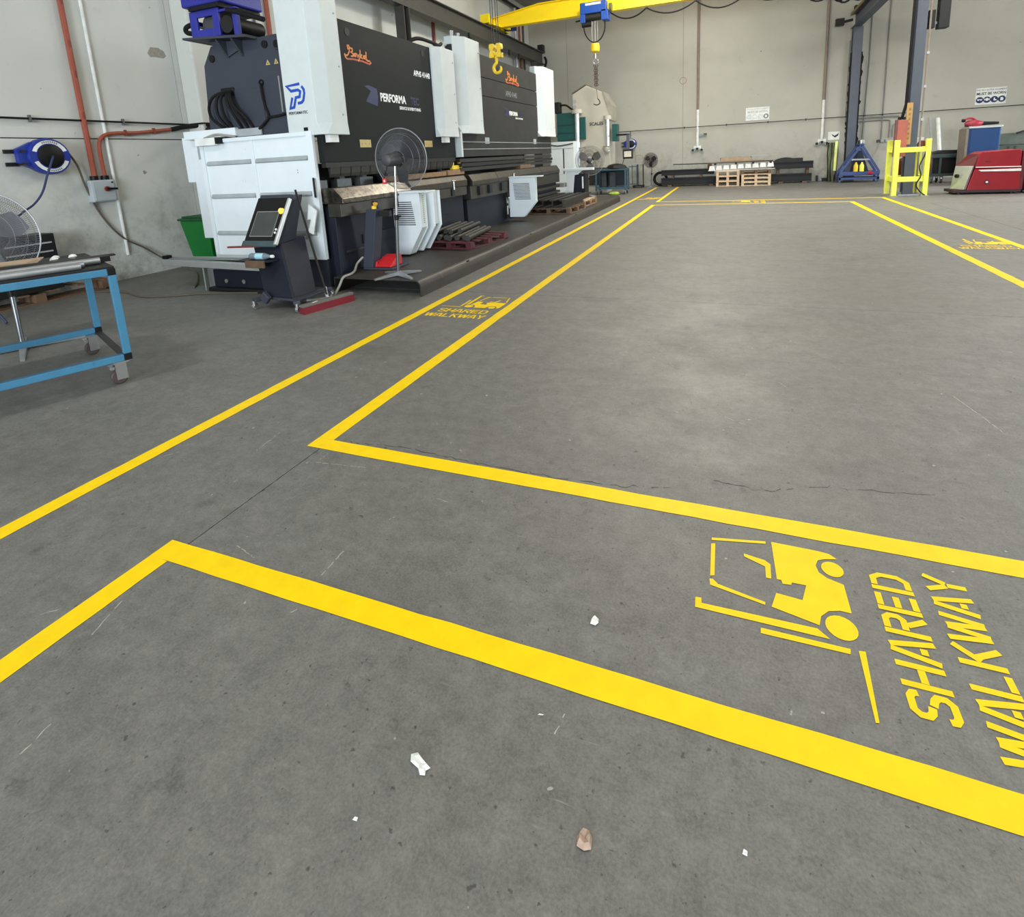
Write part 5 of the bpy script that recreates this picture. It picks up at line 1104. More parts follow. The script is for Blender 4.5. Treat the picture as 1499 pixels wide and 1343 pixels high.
loose(MB().tube([(-2.38, 23.7, .88), (-.95, 23.7, .86)], .02, 6).build('steel_rod', BSTEEL, None), 'thin dark rod sticking out left of the white block row', 'rod')
for x in (-1.02,): loose(MB().box(-1.05, -.9, 23.55, 23.9, .66, .84).build('timber_spacer', WOODD, None), 'timber spacer under the thin dark rod', 'timber')
loose(MB().ring((-2.92, 23.95, .31), (0.1, 1, 0), .25, .055, 28, 8).build('rubber_ring', RUBBER, None, smooth=True), 'black rubber ring standing on edge left of the steel pile', 'tyre')
wp = mat('pallet_pale', (206, 180, 150), .75, var=.15, scale=10)
for k in range(3): pallet((-.28, 23.05, .193*k), .85, .82, .193, wp, ('bottom', 'middle', 'top')[k]+' pallet of the left three-high stack before the steel pile', 'stacked pallets', bh=.032)
for k in range(4): pallet((.70, 22.95, .145*k), .9, 1.0, .145, wp if k < 3 else WOODD, ('lowest', 'second lowest', 'second highest', 'highest')[k]+' pallet of the right four-high stack before the steel pile', 'stacked pallets', bh=.032)
wbx = mat('white_block', (214, 216, 216), .5)
for i in range(9):
    x = -.98+.258*i; zz = .60 + .012*i*.6
    o = MB().hexa([(x, 23.0, zz), (x+.235, 23.0, zz), (x+.235, 23.28, zz), (x, 23.28, zz)], [(x+.03, 23.03, zz+.17), (x+.205, 23.03, zz+.17), (x+.205, 23.26, zz+.17), (x+.03, 23.26, zz+.17)]).build('white_block', wbx, None, bevel=.01)
    loose(o, ('first', 'second', 'third', 'fourth', 'fifth', 'sixth', 'seventh', 'eighth', 'ninth')[i]+' white moulded block from the left on the pallet stacks', 'block', 'white blocks on the pallets')
loose(MB().box(-1.0, 1.36, 23.0, 23.35, .582, .598).build('support_board', PAPER, None), 'thin white board carrying the row of white blocks', 'board')
for i, (x0, x1, z0, z1, m_, lab) in enumerate(((-1.05, 1.30, .862, .90, DSTEEL, 'long grey plate lying over the white block row'), (-1.15, 1.0, .905, .935, CARD, 'long thin brown sheet above the grey plate on the pile'), (-.58, .55, .94, 1.08, CARD, 'brown cardboard bundle on top of the pile'), (.1, 1.15, 1.082, 1.11, RIB, 'thin pale sheet at the very top of the pile'))):
    loose(MB().hexa([(x0, 23.05, z0), (x1, 23.05, z0), (x1, 23.4, z0), (x0, 23.4, z0)], [(x0+.05, 23.05, z1-.02), (x1-.05, 23.05, z1), (x1, 23.4, z1), (x0, 23.4, z1-.02)]).build('flat_sheet', m_, None), lab, 'sheet')
for x in (-.75, 0., .6, 1.2): loose(MB().box(x-.04, x+.04, 23.02, 23.3, .80, .86).build('dark_spacer', BSTEEL, None), {-.75: 'first', 0.: 'second', .6: 'third', 1.2: 'fourth'}[x]+' dark spacer from the left between the white blocks and the grey plate', 'spacer', 'spacers on the white blocks')
for x, w_ in ((2.85, .06), (3.05, .3), (3.4, .1)): loose(MB().box(x, x+w_, 24.0, 24.15, 0, .12+.1*(w_ < .2)).build('scrap_bar', BSTEEL, None), ('first', 'second', 'third')[int((x > 3)+(x > 3.3))]+' dark scrap bar along the wall foot right of the pile', 'scrap')
# ================================================================== CRANE RUNWAYS, COLUMNS, GIRDERS
def ibeam(b, y0, y1, x, z0, z1, wf=.24, tf=.03, tw=.02):
    b.box(x-wf/2, x+wf/2, y0, y1, z0, z0+tf).box(x-wf/2, x+wf/2, y0, y1, z1-tf, z1).box(x-tw/2, x+tw/2, y0, y1, z0+tf, z1-tf); return b
def column(b, x, y, z1, wx=.22, wy=.24):
    b.box(x-wx/2, x+wx/2, y-wy/2, y-wy/2+.02, 0, z1).box(x-wx/2, x+wx/2, y+wy/2-.02, y+wy/2, 0, z1).box(x-.01, x+.01, y-wy/2+.02, y+wy/2-.02, 0, z1); return b
xl = -7.93
t = thing('crane_runway', 'dark crane runway beam on columns along the left wall above the presses', 'crane rail', (xl, 14, 0))
ibeam(MB(), -4, 24.0, xl, 5.38, 5.88, .26).build('runway_beam', BEAM, t)
MB().box(xl-.03, xl+.03, -4, 24.0, 5.88, 5.93).build('rail', DSTEEL, t)
for y in (1.5, 12.9, 23.0): column(MB(), xl, y, 5.38, .26, .28).build('column', BEAM, t)
MB().box(xl-.10, xl+.14, 23.72, 24.0, 5.88, 6.18).build('end_stop', BSTEEL, t)
MB().tube(smoothpath([(xl+.14, 23.9, 5.7), (xl+.2, 23.95, 5.5), (xl+.12, 23.95, 5.2), (xl+.16, 23.95, 4.9)]), .05, 8).build('end_cable', RUBBER, t)
for y in (16.5, 18.5, 19.8, 20.8): MB().box(xl+.10, xl+.16, y-.04, y+.04, 5.18, 5.38).build('cable_hanger', BSTEEL, t)
xr = 3.82
t = thing('crane_runway', 'dark crane runway beam running into the back wall on the right', 'crane rail', (xr, 16, 0))
ibeam(MB(), -4, 24.0, xr, 5.36, 5.86, .26).build('runway_beam', COLG, t)
MB().box(xr-.03, xr+.03, -4, 24.0, 5.86, 5.91).build('rail', mat('rail_olive', (118, 104, 62), .5), t)
MB().box(xr-.16, xr-.13, 5, 24.0, 5.80, 5.90).build('conductor_strip', mat('rail_olive', (118, 104, 62), .5), t)
MB().box(xr-.08, xr+.08, 23.75, 24.0, 5.91, 6.10).build('end_stop', BSTEEL, t)
MB().bar((xr-.13, 23.7, 5.62), (xr-.40, 23.7, 5.58), .08, .08).build('limit_arm', BSTEEL, t)
MB().box(xr-.66, xr-.40, 23.6, 23.8, 5.46, 5.70).build('limit_box', BSTEEL, t)
c = column(MB(), 3.86, 23.72, 5.36, .30, .30).build('column', COLG, t)
b = MB(); rnd = random.Random(3)
for sx in (-.17, .15):
    z = 1.3
    while z < 4.2:
        h = .12+rnd.random()*.34; d = .015+rnd.random()*.05
        sg = 1 if sx > 0 else -1
        b.prism([(3.86+sx, z), (3.86+sx+sg*d*.6, z+h*.15), (3.86+sx+sg*d, z+h*.6), (3.86+sx+sg*d*.3, z+h*.85), (3.86+sx, z+h)], 'xz', 23.55, 23.68); z += h*(.95+.5*rnd.random())
    b.box(3.86+sx-.02, 3.86+sx+.02, 23.56, 23.68, .6, 4.5)
b.build('hanging_cable_bundle', RUBBER, t)
t2 = thing('crane_column', 'near blue grey crane column standing inside the lime yellow barrier', 'column', (4.16, 17.35, 0))
column(MB(), 4.16, 17.35, 6.3, .22, .28).build('column_shaft', COLG, t2)
MB().box(3.93, 4.39, 17.08, 17.62, 0, .03).build('base_plate', GALV, t2)
for x in (3.98, 4.34):
    for y in (17.13, 17.57): MB().cyl((x, y, .03), (x, y, .09), .025, 6).build('anchor_bolt', GALV, t2)
MB().tube([(4.33, 17.20, .05), (4.33, 17.20, 5.3)], .022, 8).build('side_pipe', PIPEB, t2)
for z in (1.9, 2.7, 3.5): MB().box(4.30, 4.36, 17.16, 17.20, z-.03, z+.03).build('pipe_clip', GALV, t2)
MB().tube([(3.98, 17.2, 5.3), (3.97, 17.2, 2.3), (3.90, 17.2, 1.95)], .035, 8).build('black_cable', RUBBER, t2)
MB().box(4.30, 4.44, 17.25, 17.45, 4.08, 4.50).build('drive_box', BSTEEL, t2, bevel=.01)
MB().bar((4.44, 17.35, 4.2), (4.52, 17.35, 4.2), .03, .06).build('drive_link', GALV, t2)
loose(MB().box(4.50, 4.72, 17.2, 17.45, 4.05, 5.6).build('hanging_duct', BSTEEL, None, bevel=.01), 'black vertical box section hanging beside the top of the near crane column', 'duct')
t = thing('isolator_box', 'salmon orange isolator box on the near crane column', 'switch box', (3.9, 17.1, 1.0))
MB().box(3.80, 4.02, 17.08, 17.19, 1.0, 1.92).build('box_body', ISOR, t, bevel=.01)
MB().box(3.755, 3.80, 17.08, 17.19, 1.0, 1.92).build('box_edge', mat('isolator_dark', (110, 62, 58), .5), t)
for x in (3.84, 3.93): MB().cyl((x, 17.13, 1.92), (x, 17.13, 1.99), .04, 10).build('gland', BLACK, t)
t = thing('height_sign', 'tall narrow tan sign on the near crane column', 'sign', (4.05, 17.15, 1.3))
MB().box(3.985, 4.11, 17.14, 17.19, 1.3, 2.33).build('sign_plate', TAN, t)
for k in range(7): MB().box(4.03, 4.07, 17.135, 17.14, 1.42+.12*k, 1.48+.12*k).build('sign_mark', mat('tan_mark', (150, 116, 64), .6), t)
# lime barrier
t = thing('column_barrier', 'lime yellow steel post barrier around the near crane column', 'barrier', (4.12, 17.3, 0))
PT = [(3.80, 16.98), (4.46, 16.98), (3.80, 17.72), (4.46, 17.72)]
for x, y in PT:
    p = MB().box(x-.055, x+.055, y-.055, y+.055, 0.01, 1.42).build('post', LIME, t, bevel=.006)
    MB().box(x-.09, x+.09, y-.09, y+.09, 0, .01).build('foot_plate', GALV, p)
for z in (.36, 1.10):
    for y in (16.98, 17.72): MB().box(3.855, 4.405, y-.03, y+.03, z, z+.13).build('rail', LIME, t, bevel=.006)
    for x in (3.80, 4.46): MB().box(x-.03, x+.03, 17.035, 17.665, z, z+.13).build('rail', LIME, t, bevel=.006)
t = thing('socket_post', 'white switch plate with red reel behind the lime barrier', 'power socket', (4.36, 17.3, 1.2))
MB().box(4.28, 4.46, 17.40, 17.46, 1.12, 1.46).build('back_plate', PAPER, t)
MB().cyl((4.42, 17.34, 1.28), (4.42, 17.40, 1.28), .10, 16).build('red_socket', mat('socket_maroon', (112, 44, 40), .5), t, smooth=True)
conduit('barrier_cable', smoothpath([(4.42, 17.02, 1.25), (4.40, 16.94, 1.05), (4.30, 16.92, .75), (4.34, 16.92, .5), (4.26, 16.92, .28), (4.36, 16.92, .1), (4.46, 16.90, .015)]), .014, BSTEEL, 'black cable looping down the front of the lime barrier', 'cable')
conduit('barrier_hose', smoothpath([(4.5, 17.3, 1.3), (4.6, 17.28, 1.1), (4.62, 17.25, .8), (4.58, 17.2, .5), (4.5, 17.05, .3)]), .012, REDP, 'thin red hose hanging at the right side of the lime barrier', 'hose')
loose(MB().lathe((4.25, 17.95, .98), (0, .3, -1), [(.02, 0), (.16, .1), (.20, .45), (.1, .6), (.02, .62)], 12).build('red_bag', mat('maroon_cloth', (96, 34, 34), .8), None, smooth=True), 'dark maroon bag hanging behind the lime barrier', 'bag')

def girder(y, label, first):
    t = thing('crane_girder', label, 'crane', (0, y, 5.9))
    P = [(-8.0, 5.99), (4.1, 5.99), (4.1, 6.30), (2.6, 6.52), (-6.3, 6.52), (-8.0, 6.28)]
    MB().prism(P, 'xz', y-.012, y+.012).build('web', CRANEY, t)
    MB().box(-8.0, 4.1, y-.13, y+.13, 5.96, 5.985).build('bottom_flange', CRANEY, t)
    tf = MB()
    for (a, b_) in zip(P[2:], P[3:]): tf.prism([(a[0], a[1]), (b_[0], b_[1]), (b_[0], b_[1]+.025), (a[0], a[1]+.025)], 'xz', y-.13, y+.13)
    tf.build('top_flange', CRANEY, t)
    MB().box(-8.02, -8.0, y-.13, y+.13, 5.96, 6.30).build('end_plate', CRANEY, t)
    return t
def carriage(t, x, y):
    o = MB().box(x-.10, x+.10, y-1.0, y+1.0, 5.97, 6.17).build('end_carriage', CRANEY, t, bevel=.01)
    for s in (-.95, .95): MB().cyl((x-.05, y+s*.9, 6.04), (x+.05, y+s*.9, 6.04), .10, 14).build('wheel', DSTEEL, o)
    MB().cyl((x-.105, y-.8, 6.07), (x-.10, y-.8, 6.07), .03, 10).build('lug', BLACK, o); MB().box(x-.13, x+.18, y-1.02, y-.9, 5.96, 6.24).build('carriage_end', CRANEY, o)
    MB().cyl((x+.12, y+.5, 6.07), (x+.50, y+.7, 6.08), .12, 14).build('drive_motor', mat('motor_dark_blue', (34, 48, 104), .45), t, smooth=True)
    MB().bar((x+.10, y-.7, 5.99), (x+.35, y+.4, 5.98), .10, .06).build('gusset', CRANEY, t)
g1 = girder(19.0, 'yellow crane girder spanning the hall at the top of the picture', True); carriage(g1, xl, 19.0); carriage(g1, xr, 19.0)
g2 = girder(10.0, 'second crane girder overhead above the frame, carrying the near yellow hook', False); carriage(g2, xl, 10.0); carriage(g2, xr, 10.0)
# hoist on far girder
t = thing('chain_hoist', 'blue hoist trolley hanging from the yellow crane girder', 'hoist', (-4.33, 18.7, 5.9))
MB().box(-4.76, -3.92, 18.45, 18.75, 5.88, 6.22).build('hoist_case', HOISTB, t, bevel=.02)
MB().box(-4.58, -4.08, 18.445, 18.45, 6.12, 6.19).build('name_plate', PAPER, t)
MB().box(-4.76, -4.60, 18.45, 18.85, 5.62, 5.88).build('leg_bracket', HOISTB, t, bevel=.01)
MB().box(-4.08, -3.86, 18.45, 18.85, 5.64, 5.95).build('leg_bracket', HOISTB, t, bevel=.01)
MB().cyl((-4.6, 18.62, 5.80), (-4.1, 18.62, 5.80), .13, 16).build('drum', DSTEEL, t, smooth=True)
MB().cyl((-4.72, 18.55, 5.58), (-4.42, 18.55, 5.58), .09, 12).build('motor', BSTEEL, t, smooth=True)
MB().cyl((-3.84, 18.6, 6.0), (-3.76, 18.6, 6.0), .13, 14).build('end_drive', mat('olive_drive', (98, 96, 62), .5), t, smooth=True)
MB().tube([(-4.95, 18.6, 5.72), (-4.72, 18.6, 5.74)], .025, 6).build('limit_rod', BSTEEL, t)
for x in (-4.42, -4.32, -4.24): MB().cyl((x, 18.62, 4.98), (x, 18.62, 5.75), .010, 6).build('rope', GALV, t)
MB().tube(smoothpath([(-4.66, 18.5, 5.55), (-4.62, 18.5, 5.3), (-4.48, 18.5, 5.08), (-4.30, 18.5, 5.0), (-4.10, 18.5, 5.1), (-3.98, 18.5, 5.35), (-3.97, 18.5, 5.66)]), .02, 6).build('loop_cable', RUBBER, t, smooth=True)
hb = MB().lathe((-4.33, 18.62, 4.68), (0, 0, 1), [(.05, 0), (.14, .06), (.15, .2), (.13, .30), (.05, .32)], 14).build('hook_block', HOOKY, t, smooth=True)
MB().cyl((-4.33, 18.62, 4.52), (-4.33, 18.62, 4.68), .05, 10).build('swivel', CHROME, hb, smooth=True)
t = thing('chain_sling', 'dark chain sling hanging from the far yellow hook block', 'chain', (-4.33, 18.62, 3.2))
MB().ring((-4.32, 18.62, 4.42), (0, 1, 0), .08, .022, 16, 6).build('ring_link', GALV, t, smooth=True)
ch = MB()
for k in range(9):
    for dx in (-.03, .03): ch.ring((-4.32+dx, 18.62, 4.30-.075*k), ((k % 2), (k+1) % 2, 0), .036, .014, 10, 5)
ch.build('chain', mat('rust_chain', (88, 72, 62), .6, .4), t)
MB().tube([(-4.32, 18.62, 3.66), (-4.28, 18.62, 3.24)], .012, 6).build('tail_rope', mat('rope_brown', (128, 92, 80), .7), t)
MB().tube(smoothpath([(-4.28, 18.62, 3.26), (-4.22, 18.62, 3.18), (-4.22, 18.62, 3.1), (-4.32, 18.62, 3.06), (-4.42, 18.62, 3.1)]), .018, 6).build('hook', DSTEEL, t, smooth=True)
ft = thing('festoon_cable', 'black festoon cable sagging in loops under the yellow crane girder', 'cable', (0, 18.8, 5.9))
FX = [(-3.85, 5.90), (-2.72, 5.88), (-1.25, 5.88), (0.18, 5.88), (1.50, 5.88), (2.6, 5.88)]
for k, ((xa, za), (xb, zb), sg) in enumerate(zip(FX, FX[1:], (.24, .24, .30, .28, .50))):
    MB().tube([(xa+(xb-xa)*i/14, 18.82, za+(zb-za)*i/14-sg*4*(i/14)*(1-i/14)) for i in range(15)], .022, 6).build('cable_loop', RUBBER, ft, smooth=True)
    MB().box(xb-.04, xb+.04, 18.80, 18.90, 5.86, 5.90).build('trolley', BSTEEL, ft)
b = MB(); rnd = random.Random(4)
for k in range(6): b.ring((2.55+.15*k, 18.82, 5.42+.06*rnd.random()), (rnd.random()-.5, 1, rnd.random()-.5), .12+.06*rnd.random(), .028, 14, 5)
b.build('cable_coil', RUBBER, ft)
for k in (0, 1, 2): MB().box(2.5+.33*k, 2.56+.33*k, 18.80, 18.86, 5.45, 5.9).build('hanger', BSTEEL, ft)
# near hook
t = thing('crane_hook', 'yellow crane hook block hanging on wire ropes in front of the farther press', 'hook', (-4.2, 10.0, 3.25))
for dx in (-.07, .07):
    MB().prism([(-.06, .0), (.06, .0), (.07, .10), (.055, .22), (.06, .34), (.03, .40), (-.03, .40), (-.06, .34), (-.05, .22), (-.07, .10)] and [(-4.20+dx+a, 3.34+b_) for a, b_ in ((-.045, 0), (.045, 0), (.05, .06), (.03, .12), (.05, .18), (.04, .25), (-.04, .25), (-.05, .18), (-.03, .12), (-.05, .06))], 'xz', 9.93, 10.07).build('sheave_cheek', HOOKY, t, bevel=.01)
MB().box(-4.27, -4.13, 9.95, 10.05, 3.38, 3.44).build('yoke', HOOKY, t, bevel=.008)
MB().cyl((-4.20, 10, 3.28), (-4.20, 10, 3.40), .03, 12).build('shank', HOOKY, t, smooth=True)
hk = [(-4.20, 3.30), (-4.20, 3.26), (-4.25, 3.21), (-4.265, 3.15), (-4.235, 3.09), (-4.18, 3.075), (-4.13, 3.10), (-4.115, 3.15), (-4.13, 3.19)]
MB().tube(smoothpath([(x, 10, z) for x, z in hk], 4), [.026]*4+[.03]*20+[.026]*4+[.02, .018, .015, .012, .01], 10).build('hook_body', HOOKY, t, smooth=True)
MB().bar((-4.13, 10, 3.47), (-3.98, 10.02, 3.43), .05, .05).build('limit_weight', BSTEEL, t)
for x in (-4.27, -4.23, -4.17, -4.13): MB().cyl((x, 10, 3.5), (x, 10, 5.70), .007, 6).build('wire_rope', DSTEEL, t)
MB().box(-4.5, -3.9, 9.75, 10.25, 5.62, 5.88).build('hoist_case', HOISTB, t, bevel=.02)

# ================================================================== RIGHT REAR: trolley frame, bins, welders
t = thing('a_frame_trolley', 'blue triangular steel frame trolley against the back wall by the far column', 'trolley', (4.05, 23.0, 0))
afb = mat('frame_blue', (50, 70, 122), .45, var=.08)
for y in (22.75, 23.35):
    MB().bar((3.46, y, .38), (4.05, y, 1.30), .07, .05, (0, 1, 0)).build('side_leg', afb, t); MB().bar((4.62, y, .36), (4.05, y, 1.30), .07, .05, (0, 1, 0)).build('side_leg', afb, t)
    MB().bar((3.74, y, .80), (4.36, y, .79), .04, .05).build('cross_bar', GALV if y < 23 else afb, t)
    MB().box(3.42, 4.64, y-.03, y+.03, .26, .38).build('bottom_rail', afb, t)
MB().box(3.42, 4.64, 22.78, 23.32, .24, .28).build('deck', afb, t); MB().box(3.40, 4.64, 22.74, 23.36, .10, .18).build('under_frame', afb, t)
for x in (3.44, 4.60): MB().box(x-.03, x+.03, 22.74, 22.80, 0, .3).build('leg', afb, t); MB().box(x-.03, x+.03, 23.3, 23.36, 0, .3).build('leg', afb, t)
MB().box(3.98, 4.12, 22.7, 23.4, 1.28, 1.34).build('ridge', afb, t)
loose(MB().prism([(3.80, .29), (4.35, .29), (4.22, .70), (4.08, 1.10), (3.98, 1.10)], 'xz', 22.86, 23.24).build('dark_cover', mat('blue_black_cover', (26, 36, 56), .7), None), 'dark blue cover hanging inside the blue frame trolley', 'cover')
for x, m_, lab in ((3.92, HOOKY, 'left yellow can on the blue frame trolley'), (4.10, LIME, 'tall lime bottle on the blue frame trolley')):
    loose(MB().lathe((x, 22.80, .285), (0, 0, 1), [(.06, 0), (.07, .02), (.07, .30), (.03, .38), (.03, .42)], 14).build('can', m_, None, smooth=True), lab, 'can')
loose(MB().lathe((4.36, 22.80, .285), (0, 0, 1), [(.11, 0), (.12, .05), (.05, .10), (.03, .11)], 10).build('red_rag', REDB, None), 'red bundle on the right of the blue frame trolley', 'rag')
for dx, m_, k in ((-.05, BSTEEL, 'dark'), (.02, PAPER, 'white'), (.09, GREYB, 'grey')):
    loose(MB().lathe((4.05+dx, 23.0, 1.341), (0, 0, 1), [(.03, 0), (.035, .02), (.035, .09), (.015, .12)], 10).build('spray_can', m_, None, smooth=True), k+' can on the ridge of the blue frame trolley', 'can')
t = thing('hose_bundle', 'green and black hose bundle with pale tube leaning beside the blue frame trolley', 'hose', (3.3, 23.3, 0))
rnd = random.Random(9)
for k in range(9):
    x = 3.16+.035*k; m_ = (BSTEEL, mat('hose_green', (78, 108, 60), .6), HOSEBR)[k % 3]
    MB().tube(smoothpath([(x, 23.5+.1*rnd.random(), .02), (x-.04+.08*rnd.random(), 23.5, .5), (x-.04+.08*rnd.random(), 23.6, 1.0), (x, 23.7, 1.42)]), .026, 6).build('hose', m_, t, smooth=True)
MB().tube([(3.36, 23.45, .4), (3.40, 23.62, 1.46)], .05, 10).build('pale_tube', mat('tube_pale_lime', (214, 222, 140), .4), t, smooth=True)
# dark bin on castors
t = thing('dark_trolley', 'dark green wheeled tool trolley behind the red machine', 'trolley', (6.0, 21.3, 0))
dg = mat('trolley_dark_green', (52, 68, 68), .5)
MB().box(5.66, 6.9, 21.2, 21.8, .22, .30).build('base', dg, t); MB().box(5.66, 6.9, 21.2, 21.8, .78, .90).build('top', dg, t, bevel=.02)
for x in (5.69, 5.92, 6.87): MB().box(x-.03, x+.03, 21.19, 21.25, .30, .78).build('upright', dg, t)
for x in (5.69, 6.87): MB().box(x-.03, x+.03, 21.75, 21.8, .30, .78).build('upright', dg, t)
MB().box(5.7, 6.86, 21.3, 21.76, .30, .78).build('dark_inside', BSTEEL, t)
for x in (5.75, 6.0, 6.8):
    for y in (21.28, 21.72): castor(t, x, y, .22, .07, GALV)
loose(MB().prism([(5.70, .905), (6.75, .905), (6.6, 1.0), (6.0, 1.02), (5.8, .97)], 'xz', 21.25, 21.75).build('dark_tarp', BSTEEL, None), 'black folded cover on the dark green tool trolley', 'cover')
loose(MB().tube([(6.28, 22.3, .0), (6.40, 23.6, 2.05)], .06, 10).build('white_tube', PIPEW, None, smooth=True), 'white tube leaning on the back wall behind the blue cabinet', 'tube')
loose(MB().tube([(6.10, 22.3, .0), (6.24, 23.9, 2.1)], .035, 8).build('grey_tube', RIB, None, smooth=True), 'thin grey tube leaning on the back wall left of the white tube', 'tube')
# blue cabinet
t = thing('blue_cabinet', 'blue steel cabinet behind the red machine', 'cabinet', (6.6, 20.2, 0))
MB().box(6.20, 6.93, 20.0, 20.6, .06, 1.62).build('cabinet_body', CABB, t, bevel=.015)
MB().box(6.14, 6.20, 20.02, 20.6, .06, 1.62).build('grey_side', mat('cabinet_grey', (128, 120, 110), .5), t)
MB().box(6.18, 6.96, 19.98, 20.62, 1.62, 1.68).build('pale_top', ALU, t, bevel=.01)
MB().box(6.24, 6.90, 19.985, 20.0, .85, 1.58).build('door', CABB, t, bevel=.01); MB().box(6.25, 6.9, 20.05, 20.55, 0, .06).build('plinth', BLACK, t)
t = thing('leaf_blower', 'red and black hand blower lying on the blue cabinet', 'power tool', (6.4, 20.2, 1.68))
MB().lathe((6.14, 20.2, 1.76), (1, 0, .0), [(.05, 0), (.10, .06), (.11, .22), (.09, .3), (.05, .42)], 14).build('motor_housing', mat('blower_red', (150, 34, 52), .4), t, smooth=True)
MB().tube([(6.46, 20.2, 1.755), (6.92, 20.2, 1.745)], [.06, .035], 12).build('nozzle', BLACK, t, smooth=True)
MB().tube(smoothpath([(6.10, 20.2, 1.84), (6.16, 20.2, 1.90), (6.3, 20.2, 1.91), (6.42, 20.2, 1.82)]), .028, 8).build('handle', mat('blower_red'.strip(), (150, 34, 52), .4), t, smooth=True)
MB().lathe((6.06, 20.2, 1.86), (1, 0, 0), [(.04, 0), (.05, .03), (.04, .08)], 10).build('tank_cap', BLACK, t, smooth=True)
MB().box(6.16, 6.34, 20.12, 20.28, 1.682, 1.72).build('foot', BLACK, t)
# green boxes
t = thing('green_crate', 'dark olive covered crate right of the blue cabinet', 'crate', (7.6, 20.6, 0))
MB().box(6.99, 8.2, 20.3, 21.2, .0, 1.10).build('crate_body', DGREEN, t, bevel=.02)
MB().hexa([(6.99, 20.3, 1.10), (8.2, 20.3, 1.10), (8.2, 21.2, 1.10), (6.99, 21.2, 1.10)], [(7.03, 20.4, 1.42), (8.2, 20.4, 1.46), (8.2, 21.1, 1.46), (7.03, 21.1, 1.42)]).build('cover', DGREEN, t, bevel=.03)
for x in (7.25, 7.4): MB().box(x-.02, x+.02, 20.29, 20.3, .1, 1.08).build('strap', mat('strap_dark', (40, 46, 40), .7), t)
MB().bar((7.42, 20.36, 1.43), (7.62, 20.36, 1.49), .06, .05).build('cover_flap', BSTEEL, t)
# red welding machines
def welder(x, label, nose=True):
    t = thing('welding_machine', label, 'welding machine', (x, 17.5, 0), 'red welding machines')
    o = x-5.30
    S = lambda P: [(a+o, b_) for a, b_ in P]
    MB().prism(S([(5.34, .10), (6.38, .10), (6.36, .62), (5.46, .62)]), 'xz', 17.0, 17.7).build('lower_shell', RED, t, bevel=.015)
    MB().prism(S([(5.46, .62), (6.36, .62), (6.36, .98), (6.33, 1.06), (5.62, 1.03), (5.52, .98)]), 'xz', 17.03, 17.67).build('upper_shell', RED, t, bevel=.025)
    MB().prism(S([(5.48, .655), (6.36, .64), (6.36, .66), (5.48, .675)]), 'xz', 17.0, 17.03).build('white_stripe', PAPER, t)
    MB().prism(S([(5.58, .56), (6.36, .545), (6.36, .605), (5.53, .60)]), 'xz', 16.985, 17.0).build('white_stripe', PAPER, t)
    MB().box(5.66+o, 5.76+o, 17.02, 17.032, .79, .81).build('latch', mat('latch_dark_red', (70, 12, 22), .4), t)
    MB().cyl((5.72+o, 16.985, .30), (5.72+o, 17.0, .30), .05, 16).build('fuel_cap', mat('latch_dark_red', (70, 12, 22), .4), t)
    MB().cyl((5.72+o, 16.975, .30), (5.72+o, 16.985, .30), .025, 12).build('cap_centre', PAPER, t)
    if nose: MB().hexa([(5.10+o, 17.36, .12), (5.27+o, 17.0, .12), (5.34+o, 17.05, .12), (5.34+o, 17.6, .12)], [(5.17+o, 17.36, .70), (5.42+o, 17.0, .70), (5.46+o, 17.05, .70), (5.46+o, 17.6, .70)]).build('front_panel', ALU, t, bevel=.008)
    if nose: MB().hexa([(5.16+o, 17.36, .70), (5.42+o, 17.0, .70), (5.50+o, 17.05, .70), (5.46+o, 17.6, .70)], [(5.42+o, 17.40, .98), (5.52+o, 17.06, .98), (5.56+o, 17.06, .98), (5.52+o, 17.6, .98)]).build('control_hood', mat('hood_maroon', (92, 26, 34), .4), t, bevel=.008)
    f = Vector((5.19+o, 17.2, .45))
    if nose: MB().cyl((5.17+o, 17.25, .45), (5.22+o, 17.28, .45), .05, 10).build('dial', BSTEEL, t)
    MB().box((5.06 if nose else 5.36)+o, 6.40+o, 17.0, 17.66, .05, .115).build('skid_base', mat('skid_dark', (52, 20, 24), .5), t)
    for xx in ((5.2 if nose else 5.45), 6.25):
        for y in (17.08, 17.58): MB().cyl((xx+o, y, 0), (xx+o, y, .05), .05, 12).build('foot', BSTEEL, t)
    MB().box(6.38+o, 6.44+o, 17.05, 17.65, .1, 1.02).build('rear_cover', mat('hood_maroon', (92, 26, 34), .4), t)
    return t
welder(5.30, 'red welding machine with silver front panel right of the lime barrier')
welder(6.46, 'second red welding machine cut off by the right edge', False)
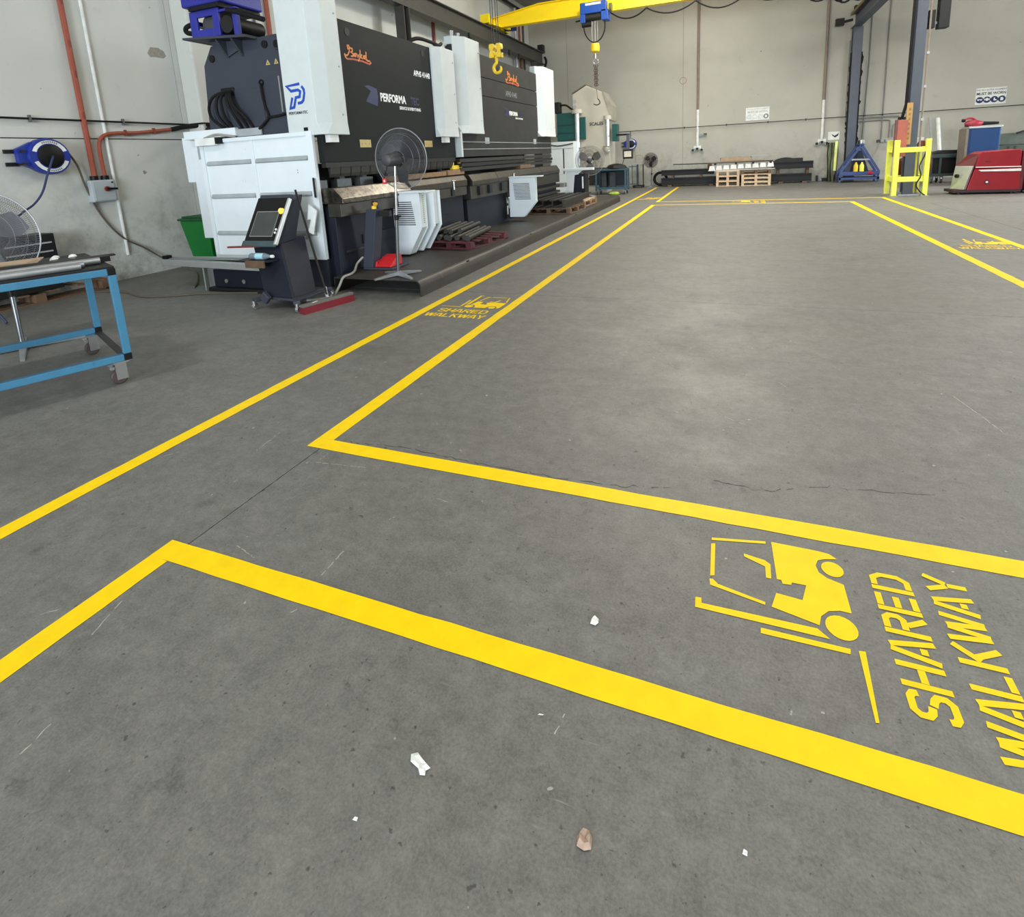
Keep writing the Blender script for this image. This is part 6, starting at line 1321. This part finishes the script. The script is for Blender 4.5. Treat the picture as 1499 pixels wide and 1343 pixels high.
loose(MB().prism([(6.62, .20), (6.72, .20), (6.72, .46), (6.62, .46)], 'xz', 16.97, 16.984).build('orange_label', mat('label_orange', (226, 130, 50), .5), None), 'orange label on the cut off red machine', 'label')

# ================================================================== LITTER ON THE FLOOR
def scrap(loc, pts, h, m, label, seed, name='paper_scrap'):
    rnd = random.Random(seed); b = MB(); n = len(pts)
    lo = [b.b.verts.new((loc[0]+p[0], loc[1]+p[1], .0012+rnd.random()*h*.25)) for p in pts]
    mid = [b.b.verts.new((loc[0]+p[0]*.62, loc[1]+p[1]*.62, h*(.55+.45*rnd.random()))) for p in pts]
    c = b.b.verts.new((loc[0]+.002, loc[1], h*.5)); u = b.b.verts.new((loc[0], loc[1], .001))
    for i in range(n):
        j = (i+1) % n
        b.b.faces.new((lo[i], lo[j], mid[j], mid[i])); b.b.faces.new((mid[i], mid[j], c)); b.b.faces.new((lo[j], lo[i], u))
    return loose(b.build(name, m, None), label, 'litter')
scrap((-.392, 1.500, 0), [(-.012, -.014), (.006, -.018), (.013, -.006), (.010, .012), (-.004, .016), (-.013, .004)], .016, PAPER, 'small crumpled white paper between the two front yellow lines', 1)
scrap((-.708, .930, 0), [(-.034, .012), (-.026, -.004), (.0, -.010), (.012, -.022), (.026, -.020), (.022, -.010), (.030, .0), (.006, .010), (-.02, .022)], .012, PAPER, 'torn white paper strip on the bare floor in front', 2)
scrap((-.277, .916, 0), [(-.014, -.016), (.004, -.020), (.018, -.012), (.017, .006), (.006, .020), (-.008, .018), (-.018, .002)], .022, LEAF, 'curled dry brown leaf on the floor at bottom centre', 3, 'dry_leaf')
scrap((.053, 1.012, 0), [(-.005, -.004), (.005, -.005), (.006, .004), (-.003, .006)], .006, PAPER, 'tiny white crumb of paper right of the dry leaf', 4)
scrap((-.46, 1.15, 0), [(-.008, -.002), (.006, .001), (.009, .004), (-.004, .003)], .003, PAPER, 'very small white sliver left above the dry leaf', 5)
scrap((-.79, .775, 0), [(-.006, -.004), (.006, -.003), (.004, .005), (-.005, .004)], .004, PAPER, 'tiny white fleck low down on the bare floor left of centre', 6)
